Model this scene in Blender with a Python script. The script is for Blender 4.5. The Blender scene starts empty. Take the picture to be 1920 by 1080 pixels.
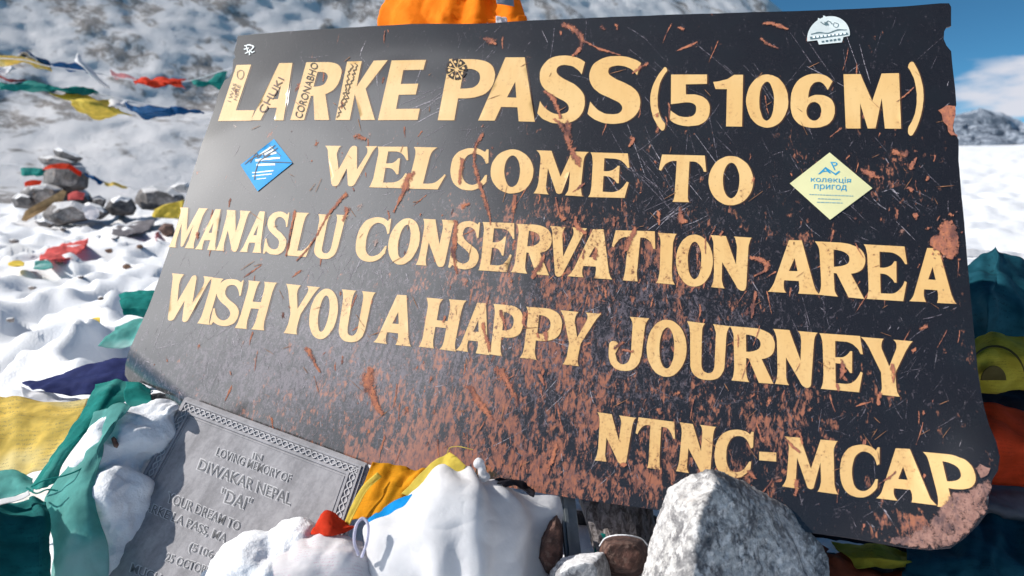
import bpy, bmesh, math, random
import numpy as np
from mathutils import Vector, noise as mnoise
from mathutils.geometry import delaunay_2d_cdt

SC = bpy.context.scene
COL = SC.collection
random.seed(7)
rnd = random.Random(11)

# ------------------------------------------------------------------ camera
F = 1200.0
PIT = math.radians(10)
CAMZ = 0.55
cam_d = bpy.data.cameras.new('camera')
cam = bpy.data.objects.new('camera', cam_d)
COL.objects.link(cam)
cam.location = (0, 0, CAMZ)
cam.rotation_euler = (math.radians(90) - PIT, 0, 0)
cam_d.sensor_width = 36
cam_d.lens = F / 1920 * 36
cam_d.clip_start = 0.02
cam_d.clip_end = 6000
cam_d.dof.use_dof = True
cam_d.dof.focus_distance = 0.98
cam_d.dof.aperture_fstop = 5.0
SC.camera = cam

# ------------------------------------------------------------------ world, sun, exposure
SUN_AZ, SUN_EL = -91.0, 38.0          # azimuth from +Y, negative = to the left
az, el = math.radians(SUN_AZ), math.radians(SUN_EL)
SUN_DIR = Vector((math.sin(az) * math.cos(el), math.cos(az) * math.cos(el), math.sin(el)))
W = bpy.data.worlds.new("World")
SC.world = W
W.use_nodes = True
nt = W.node_tree
nt.nodes.clear()
out = nt.nodes.new('ShaderNodeOutputWorld')
bg = nt.nodes.new('ShaderNodeBackground')
bg.inputs[1].default_value = 0.08
sky = nt.nodes.new('ShaderNodeTexSky')
sky.sky_type = 'NISHITA'
sky.sun_disc = False
sky.sun_elevation = el
sky.sun_rotation = az
sky.altitude = 5100
sky.air_density = 0.9
sky.dust_density = 0.1
sky.ozone_density = 1.5
tc = nt.nodes.new('ShaderNodeTexCoord')


def wmath(op, a, b=None, c=None, clamp=False):
    n = nt.nodes.new('ShaderNodeMath')
    n.operation = op
    n.use_clamp = clamp
    for i, v in enumerate((a, b, c)):
        if v is None:
            continue
        if isinstance(v, (int, float)):
            n.inputs[i].default_value = v
        else:
            nt.links.new(v, n.inputs[i])
    return n.outputs[0]


def wdot(vec):
    n = nt.nodes.new('ShaderNodeVectorMath')
    n.operation = 'DOT_PRODUCT'
    n.inputs[1].default_value = vec
    nt.links.new(tc.outputs['Generated'], n.inputs[0])
    return n.outputs['Value']


def wsmooth(x, lo, hi):
    n = nt.nodes.new('ShaderNodeMapRange')
    n.interpolation_type = 'SMOOTHSTEP'
    n.inputs['From Min'].default_value = lo
    n.inputs['From Max'].default_value = hi
    nt.links.new(x, n.inputs['Value'])
    return n.outputs[0]


def wnoise(scale, detail, sx=1, sy=1, sz=1, rough=0.55):
    m = nt.nodes.new('ShaderNodeMapping')
    m.inputs['Scale'].default_value = (sx, sy, sz)
    nt.links.new(tc.outputs['Generated'], m.inputs[0])
    n = nt.nodes.new('ShaderNodeTexNoise')
    n.inputs['Scale'].default_value = scale
    n.inputs['Detail'].default_value = detail
    n.inputs['Roughness'].default_value = rough
    nt.links.new(m.outputs[0], n.inputs[0])
    return n.outputs[0]


# a lens-shaped cloud low in the sky to the right, and an unseen bright cloud added for the sheen on the sign
cz = wdot((0, 0, 1))
cr = wdot((math.sin(math.radians(48)), math.cos(math.radians(48)), 0))
cn = wnoise(9, 6, 1, 1, 3.2)
h1 = wmath('ADD', cz, wmath('MULTIPLY', wmath('SUBTRACT', cn, 0.5), 0.11))
low = wmath('MULTIPLY', wsmooth(h1, 0.052, 0.066), wsmooth(h1, 0.148, 0.128))
low = wmath('MULTIPLY', low, wsmooth(wmath('ADD', cr, wmath('MULTIPLY', cn, 0.05)), 0.985, 1.0))
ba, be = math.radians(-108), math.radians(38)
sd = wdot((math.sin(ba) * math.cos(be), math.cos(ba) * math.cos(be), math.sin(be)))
sheen_noise = wnoise(4.0, 5, 1, 1, 1.3)
edge = wmath('ADD', wdot((0.17, 0.97, 0.14)), wmath('MULTIPLY', wmath('SUBTRACT', sheen_noise, 0.5), 0.09))
sheen_mask = wmath('MULTIPLY', wsmooth(edge, -0.165, -0.195), wsmooth(sd, 0.84, 1.0))
sheen_mask = wmath('MULTIPLY', sheen_mask, wsmooth(sheen_noise, 0.15, 0.5))
mix1 = nt.nodes.new('ShaderNodeMixRGB')
mix1.inputs[2].default_value = (7.0, 7.0, 7.6, 1)
tint = nt.nodes.new('ShaderNodeMixRGB')
tint.blend_type = 'MULTIPLY'
tint.inputs[0].default_value = 1.0
tint.inputs[2].default_value = (0.40, 0.86, 0.94, 1)
nt.links.new(sky.outputs[0], tint.inputs[1])
nt.links.new(tint.outputs[0], mix1.inputs[1])
nt.links.new(wmath('MULTIPLY', low, 0.92), mix1.inputs[0])
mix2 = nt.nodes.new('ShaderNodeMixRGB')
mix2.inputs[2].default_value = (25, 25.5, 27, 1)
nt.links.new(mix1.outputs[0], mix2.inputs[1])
nt.links.new(sheen_mask, mix2.inputs[0])
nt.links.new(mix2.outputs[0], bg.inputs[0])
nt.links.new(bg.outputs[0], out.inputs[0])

sun_d = bpy.data.lights.new('sun', 'SUN')
sun_d.energy = 4.2
sun_d.angle = math.radians(0.6)
sun_d.color = (1.0, 0.945, 0.87)
sun = bpy.data.objects.new('sun', sun_d)
COL.objects.link(sun)
sun.rotation_euler = (-SUN_DIR).to_track_quat('-Z', 'Y').to_euler()

SC.view_settings.view_transform = 'Standard'
SC.view_settings.look = 'None'
SC.view_settings.exposure = 0.42
SC.view_settings.gamma = 1.0
SC.cycles.max_bounces = 6
SC.cycles.use_denoising = True

# ------------------------------------------------------------------ geometry helpers
sp, cp = math.sin(PIT), math.cos(PIT)


def ray(px, py):
    x, y = (px - 960) / F, (py - 540) / F
    return np.array([x, cp - y * sp, -y * cp - sp])


CP = np.array([0, 0, CAMZ])


def P(px, py, d):
    return CP + ray(px, py) * d


def Gd(py, z=0.0):
    """depth at which the line of sight of picture row py meets height z"""
    return (z - CAMZ) / ray(960, py)[2]


# board plane from the four corners of the sign
def homog(src, dst):
    A = []
    for (x, y), (u, v) in zip(src, dst):
        A.append([x, y, 1, 0, 0, 0, -u * x, -u * y, -u])
        A.append([0, 0, 0, x, y, 1, -v * x, -v * y, -v])
    return np.linalg.svd(np.array(A, float))[2][-1].reshape(3, 3)


BW = 1.3
Rc = np.array([[1, 0, 0], [0, -sp, cp], [0, -cp, -sp]])
q = (np.array([(445, 68), (1782, 8), (1862, 1047), (192, 793)], float) - [960, 540]) / F
Hm = homog([(0, 0), (1, 0), (1, 1), (0, 1)], q)
Hm /= np.sign(Hm[2, 2])
Hm *= BW / np.linalg.norm(Hm[:, 0])
va, vb, vo = Rc @ Hm[:, 0], Rc @ Hm[:, 1], Rc @ Hm[:, 2] + CP
BX = va / np.linalg.norm(va)
BZ = np.cross(BX, -vb)
BZ /= np.linalg.norm(BZ)
BY = np.cross(BZ, BX)
BO = vo + va * 0.5 + vb          # bottom middle of the board


class Plane:
    def __init__(s, o, x, y, z):
        s.o, s.x, s.y, s.z = map(np.asarray, (o, x, y, z))

    def loc(s, px, py):
        r = ray(px, py)
        t = np.dot(s.o - CP, s.z) / np.dot(r, s.z)
        p = CP + r * t - s.o
        return np.array([p @ s.x, p @ s.y])

    def depth(s, px, py):
        return np.dot(s.o - CP, s.z) / np.dot(ray(px, py), s.z)


BOARD = Plane(BO, BX, BY, BZ)


def Zb(px, py):
    return BOARD.depth(px, py)


def K(px, py, k):
    """point in front of (k<1) or behind (k>1) the plane of the sign"""
    return P(px, py, Zb(px, py) * k)


def mat4(pl):
    from mathutils import Matrix
    return Matrix(((pl.x[0], pl.y[0], pl.z[0], pl.o[0]), (pl.x[1], pl.y[1], pl.z[1], pl.o[1]),
                   (pl.x[2], pl.y[2], pl.z[2], pl.o[2]), (0, 0, 0, 1)))


def fbm(v, o=4, s=1.0):
    return mnoise.fractal(Vector(v) * s, 0.9, 2.1, o, noise_basis='PERLIN_ORIGINAL')


# ------------------------------------------------------------------ object helpers
def tag(o, label=None, cat=None, group=None, kind=None):
    if label: o['label'] = label
    if cat: o['category'] = cat
    if group: o['group'] = group
    if kind: o['kind'] = kind
    return o


def empty(name, loc, label, cat, group=None):
    o = bpy.data.objects.new(name, None)
    o.empty_display_size = 0.05
    COL.objects.link(o)
    o.location = tuple(loc)
    return tag(o, label, cat, group)


def link_mesh(name, verts, faces, mats, parent=None, smooth=True, matidx=None, uvs=None):
    me = bpy.data.meshes.new(name)
    me.from_pydata([tuple(v) for v in verts], [], faces)
    for m in (mats if isinstance(mats, (list, tuple)) else [mats]):
        me.materials.append(m)
    if matidx is not None:
        me.polygons.foreach_set('material_index', matidx)
    if uvs is not None:
        uv = me.uv_layers.new(name='UVMap')
        li = np.zeros(len(me.loops), dtype=np.int32)
        me.loops.foreach_get('vertex_index', li)
        uv.data.foreach_set('uv', np.asarray(uvs, dtype=np.float32)[li].ravel())
    me.polygons.foreach_set('use_smooth', [smooth] * len(me.polygons))
    me.update()
    o = bpy.data.objects.new(name, me)
    COL.objects.link(o)
    if parent is not None:
        o.parent = parent
    return o


def center_parent(children, root):
    """children were built in world space: keep them there under a root that is only translated"""
    bpy.context.view_layer.update()
    for c in children:
        c.parent = root
        c.matrix_parent_inverse = root.matrix_world.inverted()


# ------------------------------------------------------------------ material helpers
class M:
    def __init__(s, name):
        s.m = bpy.data.materials.new(name)
        s.m.use_nodes = True
        s.t = s.m.node_tree
        s.b = s.t.nodes['Principled BSDF']
        s.out = s.t.nodes['Material Output']

    def n(s, ty, **kw):
        nd = s.t.nodes.new(ty)
        for k, v in kw.items():
            setattr(nd, k, v)
        return nd

    def l(s, a, b):
        s.t.links.new(a, b)

    def set(s, **kw):
        for k, v in kw.items():
            s.inp(k.replace('_', ' '), v)
        return s

    def inp(s, k, v):
        i = s.b.inputs[k]
        if hasattr(v, 'is_output'):
            s.l(v, i)
        else:
            i.default_value = v if not isinstance(v, tuple) or len(v) == 4 else (*v, 1)

    def coord(s, kind='Object', scale=(1, 1, 1), rot=(0, 0, 0)):
        t = s.n('ShaderNodeTexCoord')
        m = s.n('ShaderNodeMapping')
        m.inputs['Scale'].default_value = scale
        m.inputs['Rotation'].default_value = rot
        s.l(t.outputs[kind], m.inputs[0])
        return m.outputs[0]

    def noise(s, vec, scale, detail=4, rough=0.55, dist=0.0):
        n = s.n('ShaderNodeTexNoise')
        n.inputs['Scale'].default_value = scale
        n.inputs['Detail'].default_value = detail
        n.inputs['Roughness'].default_value = rough
        n.inputs['Distortion'].default_value = dist
        s.l(vec, n.inputs['Vector'])
        return n.outputs['Fac']

    def voro(s, vec, scale, feature='F1'):
        n = s.n('ShaderNodeTexVoronoi', feature=feature)
        n.inputs['Scale'].default_value = scale
        s.l(vec, n.inputs['Vector'])
        return n.outputs['Distance']

    def math(s, op, a, b=None, clamp=False):
        n = s.n('ShaderNodeMath', operation=op, use_clamp=clamp)
        for i, v in enumerate((a, b)):
            if v is None: continue
            if isinstance(v, (int, float)):
                n.inputs[i].default_value = v
            else:
                s.l(v, n.inputs[i])
        return n.outputs[0]

    def ramp(s, x, lo, hi, a=0.0, b=1.0):
        n = s.n('ShaderNodeMapRange', interpolation_type='SMOOTHSTEP')
        n.inputs['From Min'].default_value = lo
        n.inputs['From Max'].default_value = hi
        n.inputs['To Min'].default_value = a
        n.inputs['To Max'].default_value = b
        s.l(x, n.inputs['Value'])
        return n.outputs[0]

    def mix(s, f, a, b):
        n = s.n('ShaderNodeMixRGB')
        for i, v in enumerate((f, a, b)):
            if hasattr(v, 'is_output'):
                s.l(v, n.inputs[i])
            elif isinstance(v, (int, float)):
                n.inputs[i].default_value = v
            else:
                n.inputs[i].default_value = (*v, 1) if len(v) == 3 else v
        return n.outputs[0]

    def bump(s, h, strength=0.3, dist=0.01, normal=None):
        n = s.n('ShaderNodeBump')
        n.inputs['Strength'].default_value = strength
        n.inputs['Distance'].default_value = dist
        s.l(h, n.inputs['Height'])
        if normal is not None: s.l(normal, n.inputs['Normal'])
        return n.outputs[0]

    def attr(s, name):
        n = s.n('ShaderNodeAttribute', attribute_name=name)
        return n.outputs['Fac']


def cloth_mat(name, col, trans=0.35, var=0.25, print_amt=0.0, print_col=(0.05, 0.04, 0.05), weave=True, fade=None):
    k = M(name)
    v = k.coord('Object')
    n1 = k.noise(v, 22, 5, 0.6)
    c = k.mix(k.ramp(n1, 0.3, 0.75), tuple(x * (1 - var) for x in col), tuple(min(1, x * (1 + var * 0.6) + 0.01) for x in col))
    if fade is not None:
        c = k.mix(k.ramp(k.noise(v, 7, 3), 0.5, 0.68, 0, 0.75), c, fade)
    if print_amt > 0:
        uv = k.coord('UV', (1.5, 22, 1))
        wob = k.noise(k.coord('UV', (3, 3, 1)), 1.0, 3, .6)
        sep = k.n('ShaderNodeSeparateXYZ')
        k.l(uv, sep.inputs[0])
        lines = k.ramp(k.math('SINE', k.math('ADD', k.math('MULTIPLY', sep.outputs[1], 6.283), k.math('MULTIPLY', wob, 9.0))), -.1, .5)
        gl = k.ramp(k.noise(k.coord('UV', (60, 46, 1)), 1.0, 3, 0.7), 0.48, 0.58)
        gl = k.math('MULTIPLY', gl, k.ramp(k.noise(k.coord('UV', (4, 4, 1)), 1.0, 3, .6), .38, .6))
        c = k.mix(k.math('MULTIPLY', k.math('MULTIPLY', lines, gl), print_amt), c, print_col)
    k.set(Base_Color=c, Roughness=0.85)
    k.b.inputs['Specular IOR Level'].default_value = 0.2
    h = k.noise(v, 60, 4, 0.6)
    nm = k.bump(h, 0.35, 0.004)
    k.l(nm, k.b.inputs['Normal'])
    tr = k.n('ShaderNodeBsdfTranslucent')
    k.l(c, tr.inputs[0])
    mx = k.n('ShaderNodeMixShader')
    mx.inputs[0].default_value = trans
    k.l(k.b.outputs[0], mx.inputs[1])
    k.l(tr.outputs[0], mx.inputs[2])
    k.l(mx.outputs[0], k.out.inputs[0])
    return k.m


CL = {
    'teal': cloth_mat('teal_cotton', (0.01, 0.30, 0.27), 0.45, print_amt=0.35, print_col=(0.0, 0.09, 0.09), fade=(0.10, 0.42, 0.38)),
    'teal_light': cloth_mat('faded_teal_cotton', (0.16, 0.50, 0.47), 0.5, fade=(0.55, 0.72, 0.70)),
    'teal_dark': cloth_mat('deep_teal_cotton', (0.005, 0.085, 0.125), 0.3, print_amt=0.5, print_col=(0.0, 0.02, 0.03), fade=(0.01, 0.13, 0.16)),
    'teal_mid': cloth_mat('mid_teal_cotton', (0.006, 0.17, 0.175), 0.35, print_amt=0.5, print_col=(0.0, 0.04, 0.05), fade=(0.02, 0.22, 0.21)),
    'navy': cloth_mat('navy_cotton', (0.012, 0.022, 0.12), 0.25),
    'blue': cloth_mat('blue_cotton', (0.008, 0.10, 0.28), 0.35),
    'sky': cloth_mat('sky_blue_cotton', (0.0, 0.33, 0.78), 0.35),
    'yellow': cloth_mat('pale_yellow_cotton', (0.80, 0.62, 0.16), 0.45, print_amt=0.55, print_col=(0.22, 0.2, 0.16), fade=(0.8, 0.72, 0.42)),
    'yellow_plain': cloth_mat('lemon_cotton', (0.85, 0.68, 0.12), 0.4),
    'gold': cloth_mat('golden_cotton', (0.88, 0.40, 0.01), 0.4, print_amt=0.35, print_col=(0.3, 0.08, 0.02)),
    'red': cloth_mat('scarlet_cotton', (0.80, 0.055, 0.015), 0.4, fade=(0.8, 0.13, 0.06)),
    'coral': cloth_mat('faded_red_cotton', (0.80, 0.16, 0.15), 0.4),
    'pink': cloth_mat('pale_pink_cotton', (0.80, 0.42, 0.44), 0.4),
    'white': cloth_mat('white_cotton', (0.82, 0.82, 0.84), 0.35, 0.06),
    'white_print': cloth_mat('white_printed_cotton', (0.80, 0.78, 0.80), 0.35, 0.06, print_amt=0.45, print_col=(0.62, 0.3, 0.4)),
    'lilac': cloth_mat('lilac_cotton', (0.74, 0.73, 0.86), 0.4),
    'olive': cloth_mat('olive_yellow_cotton', (0.42, 0.36, 0.035), 0.3, print_amt=0.5, print_col=(0.05, 0.04, 0.01)),
    'olive_dark': cloth_mat('dark_olive_print', (0.07, 0.055, 0.012), 0.15),
    'rust': cloth_mat('brown_red_cotton', (0.28, 0.06, 0.025), 0.3),
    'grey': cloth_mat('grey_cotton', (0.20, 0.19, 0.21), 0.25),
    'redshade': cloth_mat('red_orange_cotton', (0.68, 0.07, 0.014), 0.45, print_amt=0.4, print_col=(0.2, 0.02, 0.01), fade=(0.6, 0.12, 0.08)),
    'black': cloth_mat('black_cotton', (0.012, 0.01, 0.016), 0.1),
    'orange': cloth_mat('orange_fabric', (1.0, 0.27, 0.002), 0.35, 0.12),
    'strip': cloth_mat('grey_strip_fabric', (0.25, 0.27, 0.32), 0.1, 0.1),
}


def snow_mat(name='snow', bumps=True):
    k = M(name)
    v = k.coord('Object')
    c = k.mix(k.ramp(k.noise(v, 6, 4), 0.35, 0.7), (0.80, 0.82, 0.86), (0.87, 0.88, 0.90))
    k.set(Base_Color=c, Roughness=0.6)
    k.b.inputs['Specular IOR Level'].default_value = 0.25
    h = k.math('ADD', k.math('MULTIPLY', k.noise(v, 35, 5, 0.6), 0.6), k.noise(v, 160, 3, 0.7))
    k.l(k.bump(h, 0.35, 0.008), k.b.inputs['Normal'])
    return k.m


SNOW = snow_mat()

SNOW_SOFT = snow_mat('melting_snow')
for _n in SNOW_SOFT.node_tree.nodes:
    if _n.type == 'BUMP': _n.inputs['Strength'].default_value = 0.3


def granite_mat(name, dark, mid, light, lichen=0.0, scale=1.0, snow=0.0):
    k = M(name)
    v = k.coord('Object')
    big = k.noise(v, 6 * scale, 4, 0.6)
    fine = k.noise(v, 75 * scale, 6, 0.78)
    sp_ = k.voro(v, 150 * scale)
    c = k.mix(k.ramp(fine, 0.36, 0.60), dark, mid)
    c = k.mix(k.math('MULTIPLY', k.ramp(k.noise(v, 120 * scale, 3, 0.8), 0.50, 0.62), .6), c, light)
    c = k.mix(k.math('MULTIPLY', k.ramp(big, 0.45, 0.68), 0.55), c, light)
    patch = k.ramp(k.math('ADD', k.noise(k.coord('Object', (1, 1, 1.7), (.3, .5, .2)), 10 * scale, 6, 0.74, .6), k.math('MULTIPLY', fine, 0.25)), 0.62, 0.72)
    c = k.mix(k.math('MULTIPLY', patch, 0.8), c, dark)
    crack = k.math('ABSOLUTE', k.math('SUBTRACT', k.noise(k.coord('Object', (1, 1, 1.4)), 5 * scale, 5, .62, .5), .5))
    c = k.mix(k.ramp(crack, .0, .014, .75, 0), c, dark)
    if lichen > 0:
        c = k.mix(k.math('MULTIPLY', k.ramp(k.noise(v, 16 * scale, 5, 0.7), 0.56, 0.66), lichen), c, (0.30, 0.15, 0.06))
    if snow > 0:
        g = k.n('ShaderNodeNewGeometry')
        sx = k.n('ShaderNodeSeparateXYZ')
        k.l(g.outputs['Normal'], sx.inputs[0])
        sm = k.ramp(k.math('ADD', sx.outputs[2], k.math('MULTIPLY', k.noise(v, 9 * scale, 4), 0.7)), 1.02, 1.12, 0, snow)
        c = k.mix(sm, c, (0.83, 0.84, 0.87))
    k.set(Base_Color=c, Roughness=0.85)
    h = k.math('ADD', k.math('MULTIPLY', k.noise(v, 40 * scale, 6, 0.7), 1.0), k.math('MULTIPLY', sp_, 0.25))
    k.l(k.bump(h, 0.55, 0.009 / scale), k.b.inputs['Normal'])
    return k.m


GRANITE = granite_mat('pale_granite', (0.06, 0.06, 0.07), (0.50, 0.49, 0.48), (0.84, 0.82, 0.81), 0.10, 0.8)
GREYROCK = granite_mat('grey_rock', (0.05, 0.047, 0.05), (0.17, 0.16, 0.16), (0.33, 0.31, 0.31), 0.35, 0.35, 0.6)
PALEROCK = granite_mat('pale_grey_rock', (0.12, 0.12, 0.13), (0.33, 0.33, 0.34), (0.55, 0.55, 0.56), 0.05, 0.9, 0.7)
BROWNROCK = granite_mat('brown_rock', (0.04, 0.02, 0.016), (0.13, 0.06, 0.045), (0.22, 0.14, 0.11), 0.6, 0.8)
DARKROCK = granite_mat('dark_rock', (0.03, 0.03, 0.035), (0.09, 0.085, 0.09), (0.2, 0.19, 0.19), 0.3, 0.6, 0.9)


# ------------------------------------------------------------------ shape builders
def catmull(p, t):
    n = len(p) - 1
    x = min(max(t * n, 0), n - 1e-9)
    i = int(x)
    f = x - i
    p1, p2 = p[i], p[i + 1]
    p0 = p[i - 1] if i > 0 else 2 * p1 - p2
    p3 = p[i + 2] if i + 2 <= n else 2 * p2 - p1
    return 0.5 * (2 * p1 + (p2 - p0) * f + (2 * p0 - 5 * p1 + 4 * p2 - p3) * f * f + (3 * p1 - p0 - 3 * p2 + p3) * f ** 3)


def cloth(name, rows, mat, nu=44, nv=34, wr=0.006, ws=14.0, seed=0, thick=0.0008, fold=0.0, foldn=6, folddir='v', parent=None, fray=0.004):
    """a sheet of cloth through a grid of 3-D points (rows x columns), with wrinkles, folds and ragged hems"""
    g = [[np.asarray(p, float) for p in r] for r in rows]
    vs, uv = [], []
    for j in range(nv + 1):
        v = j / nv
        for i in range(nu + 1):
            u = i / nu
            u2 = u + fray * 1.3 * mnoise.noise(Vector((v * 30 + seed, 3.1, u * 3))) * (1 if i in (0, nu) else 0.3)
            v2 = v + fray * 1.3 * mnoise.noise(Vector((u * 30 + seed, 7.7, v * 3))) * (1 if j in (0, nv) else 0.3)
            u2, v2 = min(max(u2, 0), 1), min(max(v2, 0), 1)
            vs.append(catmull([catmull(r, u2) for r in g], v2))
            uv.append((u, 1 - v))
    V = np.array(vs).reshape(nv + 1, nu + 1, 3)
    du = np.gradient(V, axis=1)
    dv = np.gradient(V, axis=0)
    N = np.cross(du, dv)
    N /= (np.linalg.norm(N, axis=2, keepdims=True) + 1e-12)
    Vn = V.copy()
    for j in range(nv + 1):
        for i in range(nu + 1):
            p = Vector(V[j, i]) * ws + Vector((seed * 3.7, seed * 1.3, 0))
            d = 1.35 * wr * (1.0 - 2.0 * abs(mnoise.noise(p)) + 0.5 * mnoise.noise(p * 2.3) + 0.35 * (0.5 - abs(mnoise.noise(p * 4.1))))
            if fold:
                a = i / nu if folddir == 'v' else j / nv
                b = j / nv if folddir == 'v' else i / nu
                d += fold * math.sin(a * foldn * math.tau + seed + 1.8 * mnoise.noise(Vector((a * 2, b * 2.2, seed)))) * (0.5 + 0.5 * mnoise.noise(Vector((b * 1.5, seed, a * 3))))
            Vn[j, i] += N[j, i] * d
    fs = [(j * (nu + 1) + i, j * (nu + 1) + i + 1, (j + 1) * (nu + 1) + i + 1, (j + 1) * (nu + 1) + i) for j in range(nv) for i in range(nu)]
    o = link_mesh(name, Vn.reshape(-1, 3), fs, mat, parent, True, None, uv)
    md = o.modifiers.new('thick', 'SOLIDIFY')
    md.thickness = thick
    md.offset = 0
    return o


def to_origin(o):
    """move the mesh so that the object's own origin sits at its base"""
    n = len(o.data.vertices)
    a = np.zeros(n * 3)
    o.data.vertices.foreach_get('co', a)
    a = a.reshape(-1, 3)
    b = np.array([a[:, 0].mean(), a[:, 1].mean(), a[:, 2].min()])
    o.data.vertices.foreach_set('co', (a - b).ravel())
    o.location = tuple(b)
    o.data.update()
    return o


def ribbon_tube(name, pts, r, mat, parent=None, n=8, seg=6):
    pts = [np.asarray(p, float) for p in pts]
    m = max(2, n * (len(pts) - 1))
    c = [catmull(pts, i / m) for i in range(m + 1)]
    vs, fs = [], []
    for i, p in enumerate(c):
        t = c[min(i + 1, m)] - c[max(i - 1, 0)]
        t /= np.linalg.norm(t) + 1e-12
        a = np.cross(t, [0.3, 0.2, 0.93])
        a /= np.linalg.norm(a) + 1e-12
        b = np.cross(t, a)
        for s in range(seg):
            w = s / seg * math.tau
            vs.append(p + (a * math.cos(w) + b * math.sin(w)) * r)
    for i in range(m):
        for s in range(seg):
            fs.append((i * seg + s, i * seg + (s + 1) % seg, (i + 1) * seg + (s + 1) % seg, (i + 1) * seg + s))
    fs.append(tuple(range(seg)))
    fs.append(tuple(range(m * seg, m * seg + seg))[::-1])
    return link_mesh(name, vs, fs, mat, parent)


def remesh(bm, voxel, smooth=0):
    me = bpy.data.meshes.new('tmp')
    bm.to_mesh(me)
    o = bpy.data.objects.new('tmp', me)
    COL.objects.link(o)
    md = o.modifiers.new('r', 'REMESH')
    md.mode = 'VOXEL'
    md.voxel_size = voxel
    dg = bpy.context.evaluated_depsgraph_get()
    ev = o.evaluated_get(dg)
    m2 = bpy.data.meshes.new_from_object(ev)
    bpy.data.objects.remove(o)
    bpy.data.meshes.remove(me)
    b2 = bmesh.new()
    b2.from_mesh(m2)
    bpy.data.meshes.remove(m2)
    for _ in range(smooth):
        bmesh.ops.smooth_vert(b2, verts=b2.verts, factor=0.5, use_axis_x=True, use_axis_y=True, use_axis_z=True)
    b2.normal_update()
    return b2


def finish_bm(name, bm, mat, disp, seed, smooth=True, parent=None):
    bm.normal_update()
    sh = Vector((seed * 5.3, seed * 2.9, seed * 1.7))
    newco = []
    for v in bm.verts:
        d = 0.0
        for amp, sc, ridged in disp:
            n = fbm(v.co * sc + sh, 3)
            d += amp * ((0.45 - abs(n)) if ridged else n)
        newco.append(v.co + v.normal * d)
    for v, c in zip(bm.verts, newco):
        v.co = c
    me = bpy.data.meshes.new(name)
    bm.to_mesh(me)
    bm.free()
    me.materials.append(mat)
    me.polygons.foreach_set('use_smooth', [smooth] * len(me.polygons))
    o = bpy.data.objects.new(name, me)
    COL.objects.link(o)
    if parent is not None: o.parent = parent
    return o


def rock(name, pts, mat, voxel, disp, seed, smooth=1, label=None, cat='rock', group=None, angular=False):
    if angular:
        bm = bmesh.new()
        for p in pts:
            bm.verts.new(tuple(p))
        bmesh.ops.convex_hull(bm, input=bm.verts)
        for v in [v for v in bm.verts if not v.link_faces]:
            bm.verts.remove(v)
        bmesh.ops.dissolve_limit(bm, angle_limit=math.radians(9), verts=bm.verts, edges=bm.edges)
        bmesh.ops.bevel(bm, geom=bm.edges[:], offset=voxel * .9, segments=1, affect='EDGES')
        bmesh.ops.triangulate(bm, faces=bm.faces)
        o = to_origin(finish_bm(name, bm, mat, [(voxel * .8, .4 / voxel, False)], seed, False))
        return tag(o, label, cat, group)
    bm = bmesh.new()
    for p in pts:
        bm.verts.new(tuple(p))
    bmesh.ops.convex_hull(bm, input=bm.verts)
    for v in [v for v in bm.verts if not v.link_faces]:
        bm.verts.remove(v)
    b2 = remesh(bm, voxel, smooth)
    bm.free()
    o = to_origin(finish_bm(name, b2, mat, disp, seed))
    return tag(o, label, cat, group)


def rock_px(name, outline, depth, thick, mat, seed, label, cat='rock', group=None, vox=None, amp=0.02, shrink=0.62):
    cx = sum(p[0] for p in outline) / len(outline)
    cy = sum(p[1] for p in outline) / len(outline)
    pts = []
    r = random.Random(seed)
    for x, y in outline:
        pts.append(P(x, y, depth + r.uniform(-.1, .1) * thick))
        for dd in (-thick * 0.5, thick * 0.5):
            s = shrink + r.uniform(-.12, .12)
            pts.append(P(cx + (x - cx) * s, cy + (y - cy) * s, depth + dd))
    size = (max(p[0] for p in outline) - min(p[0] for p in outline)) / F * depth
    return rock(name, pts, mat, vox or size / 38, [(amp * .9 * size, 3.0 / size, False), (amp * 0.5 * size, 9 / size, True), (amp * .25 * size, 26 / size, False)], seed, 0, label, cat, group, depth > 3)


def blob(name, balls, mat, voxel, smooth, disp, seed, label, cat, group=None):
    """lumps (px, py, depth, rx px, ry px, rz m) melted into one skin"""
    bm = bmesh.new()
    for (x, y, d, rx, ry, rz) in balls:
        c = P(x, y, d)
        r = bmesh.ops.create_icosphere(bm, subdivisions=3, radius=1.0)
        for v in r['verts']:
            a, b_, c_ = v.co
            v.co = Vector(c) + Vector((a * rx * d / F, b_ * rz, c_ * ry * d / F))
    b2 = remesh(bm, voxel, smooth)
    bm.free()
    o = to_origin(finish_bm(name, b2, mat, disp, seed))
    return tag(o, label, cat, group)


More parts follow.
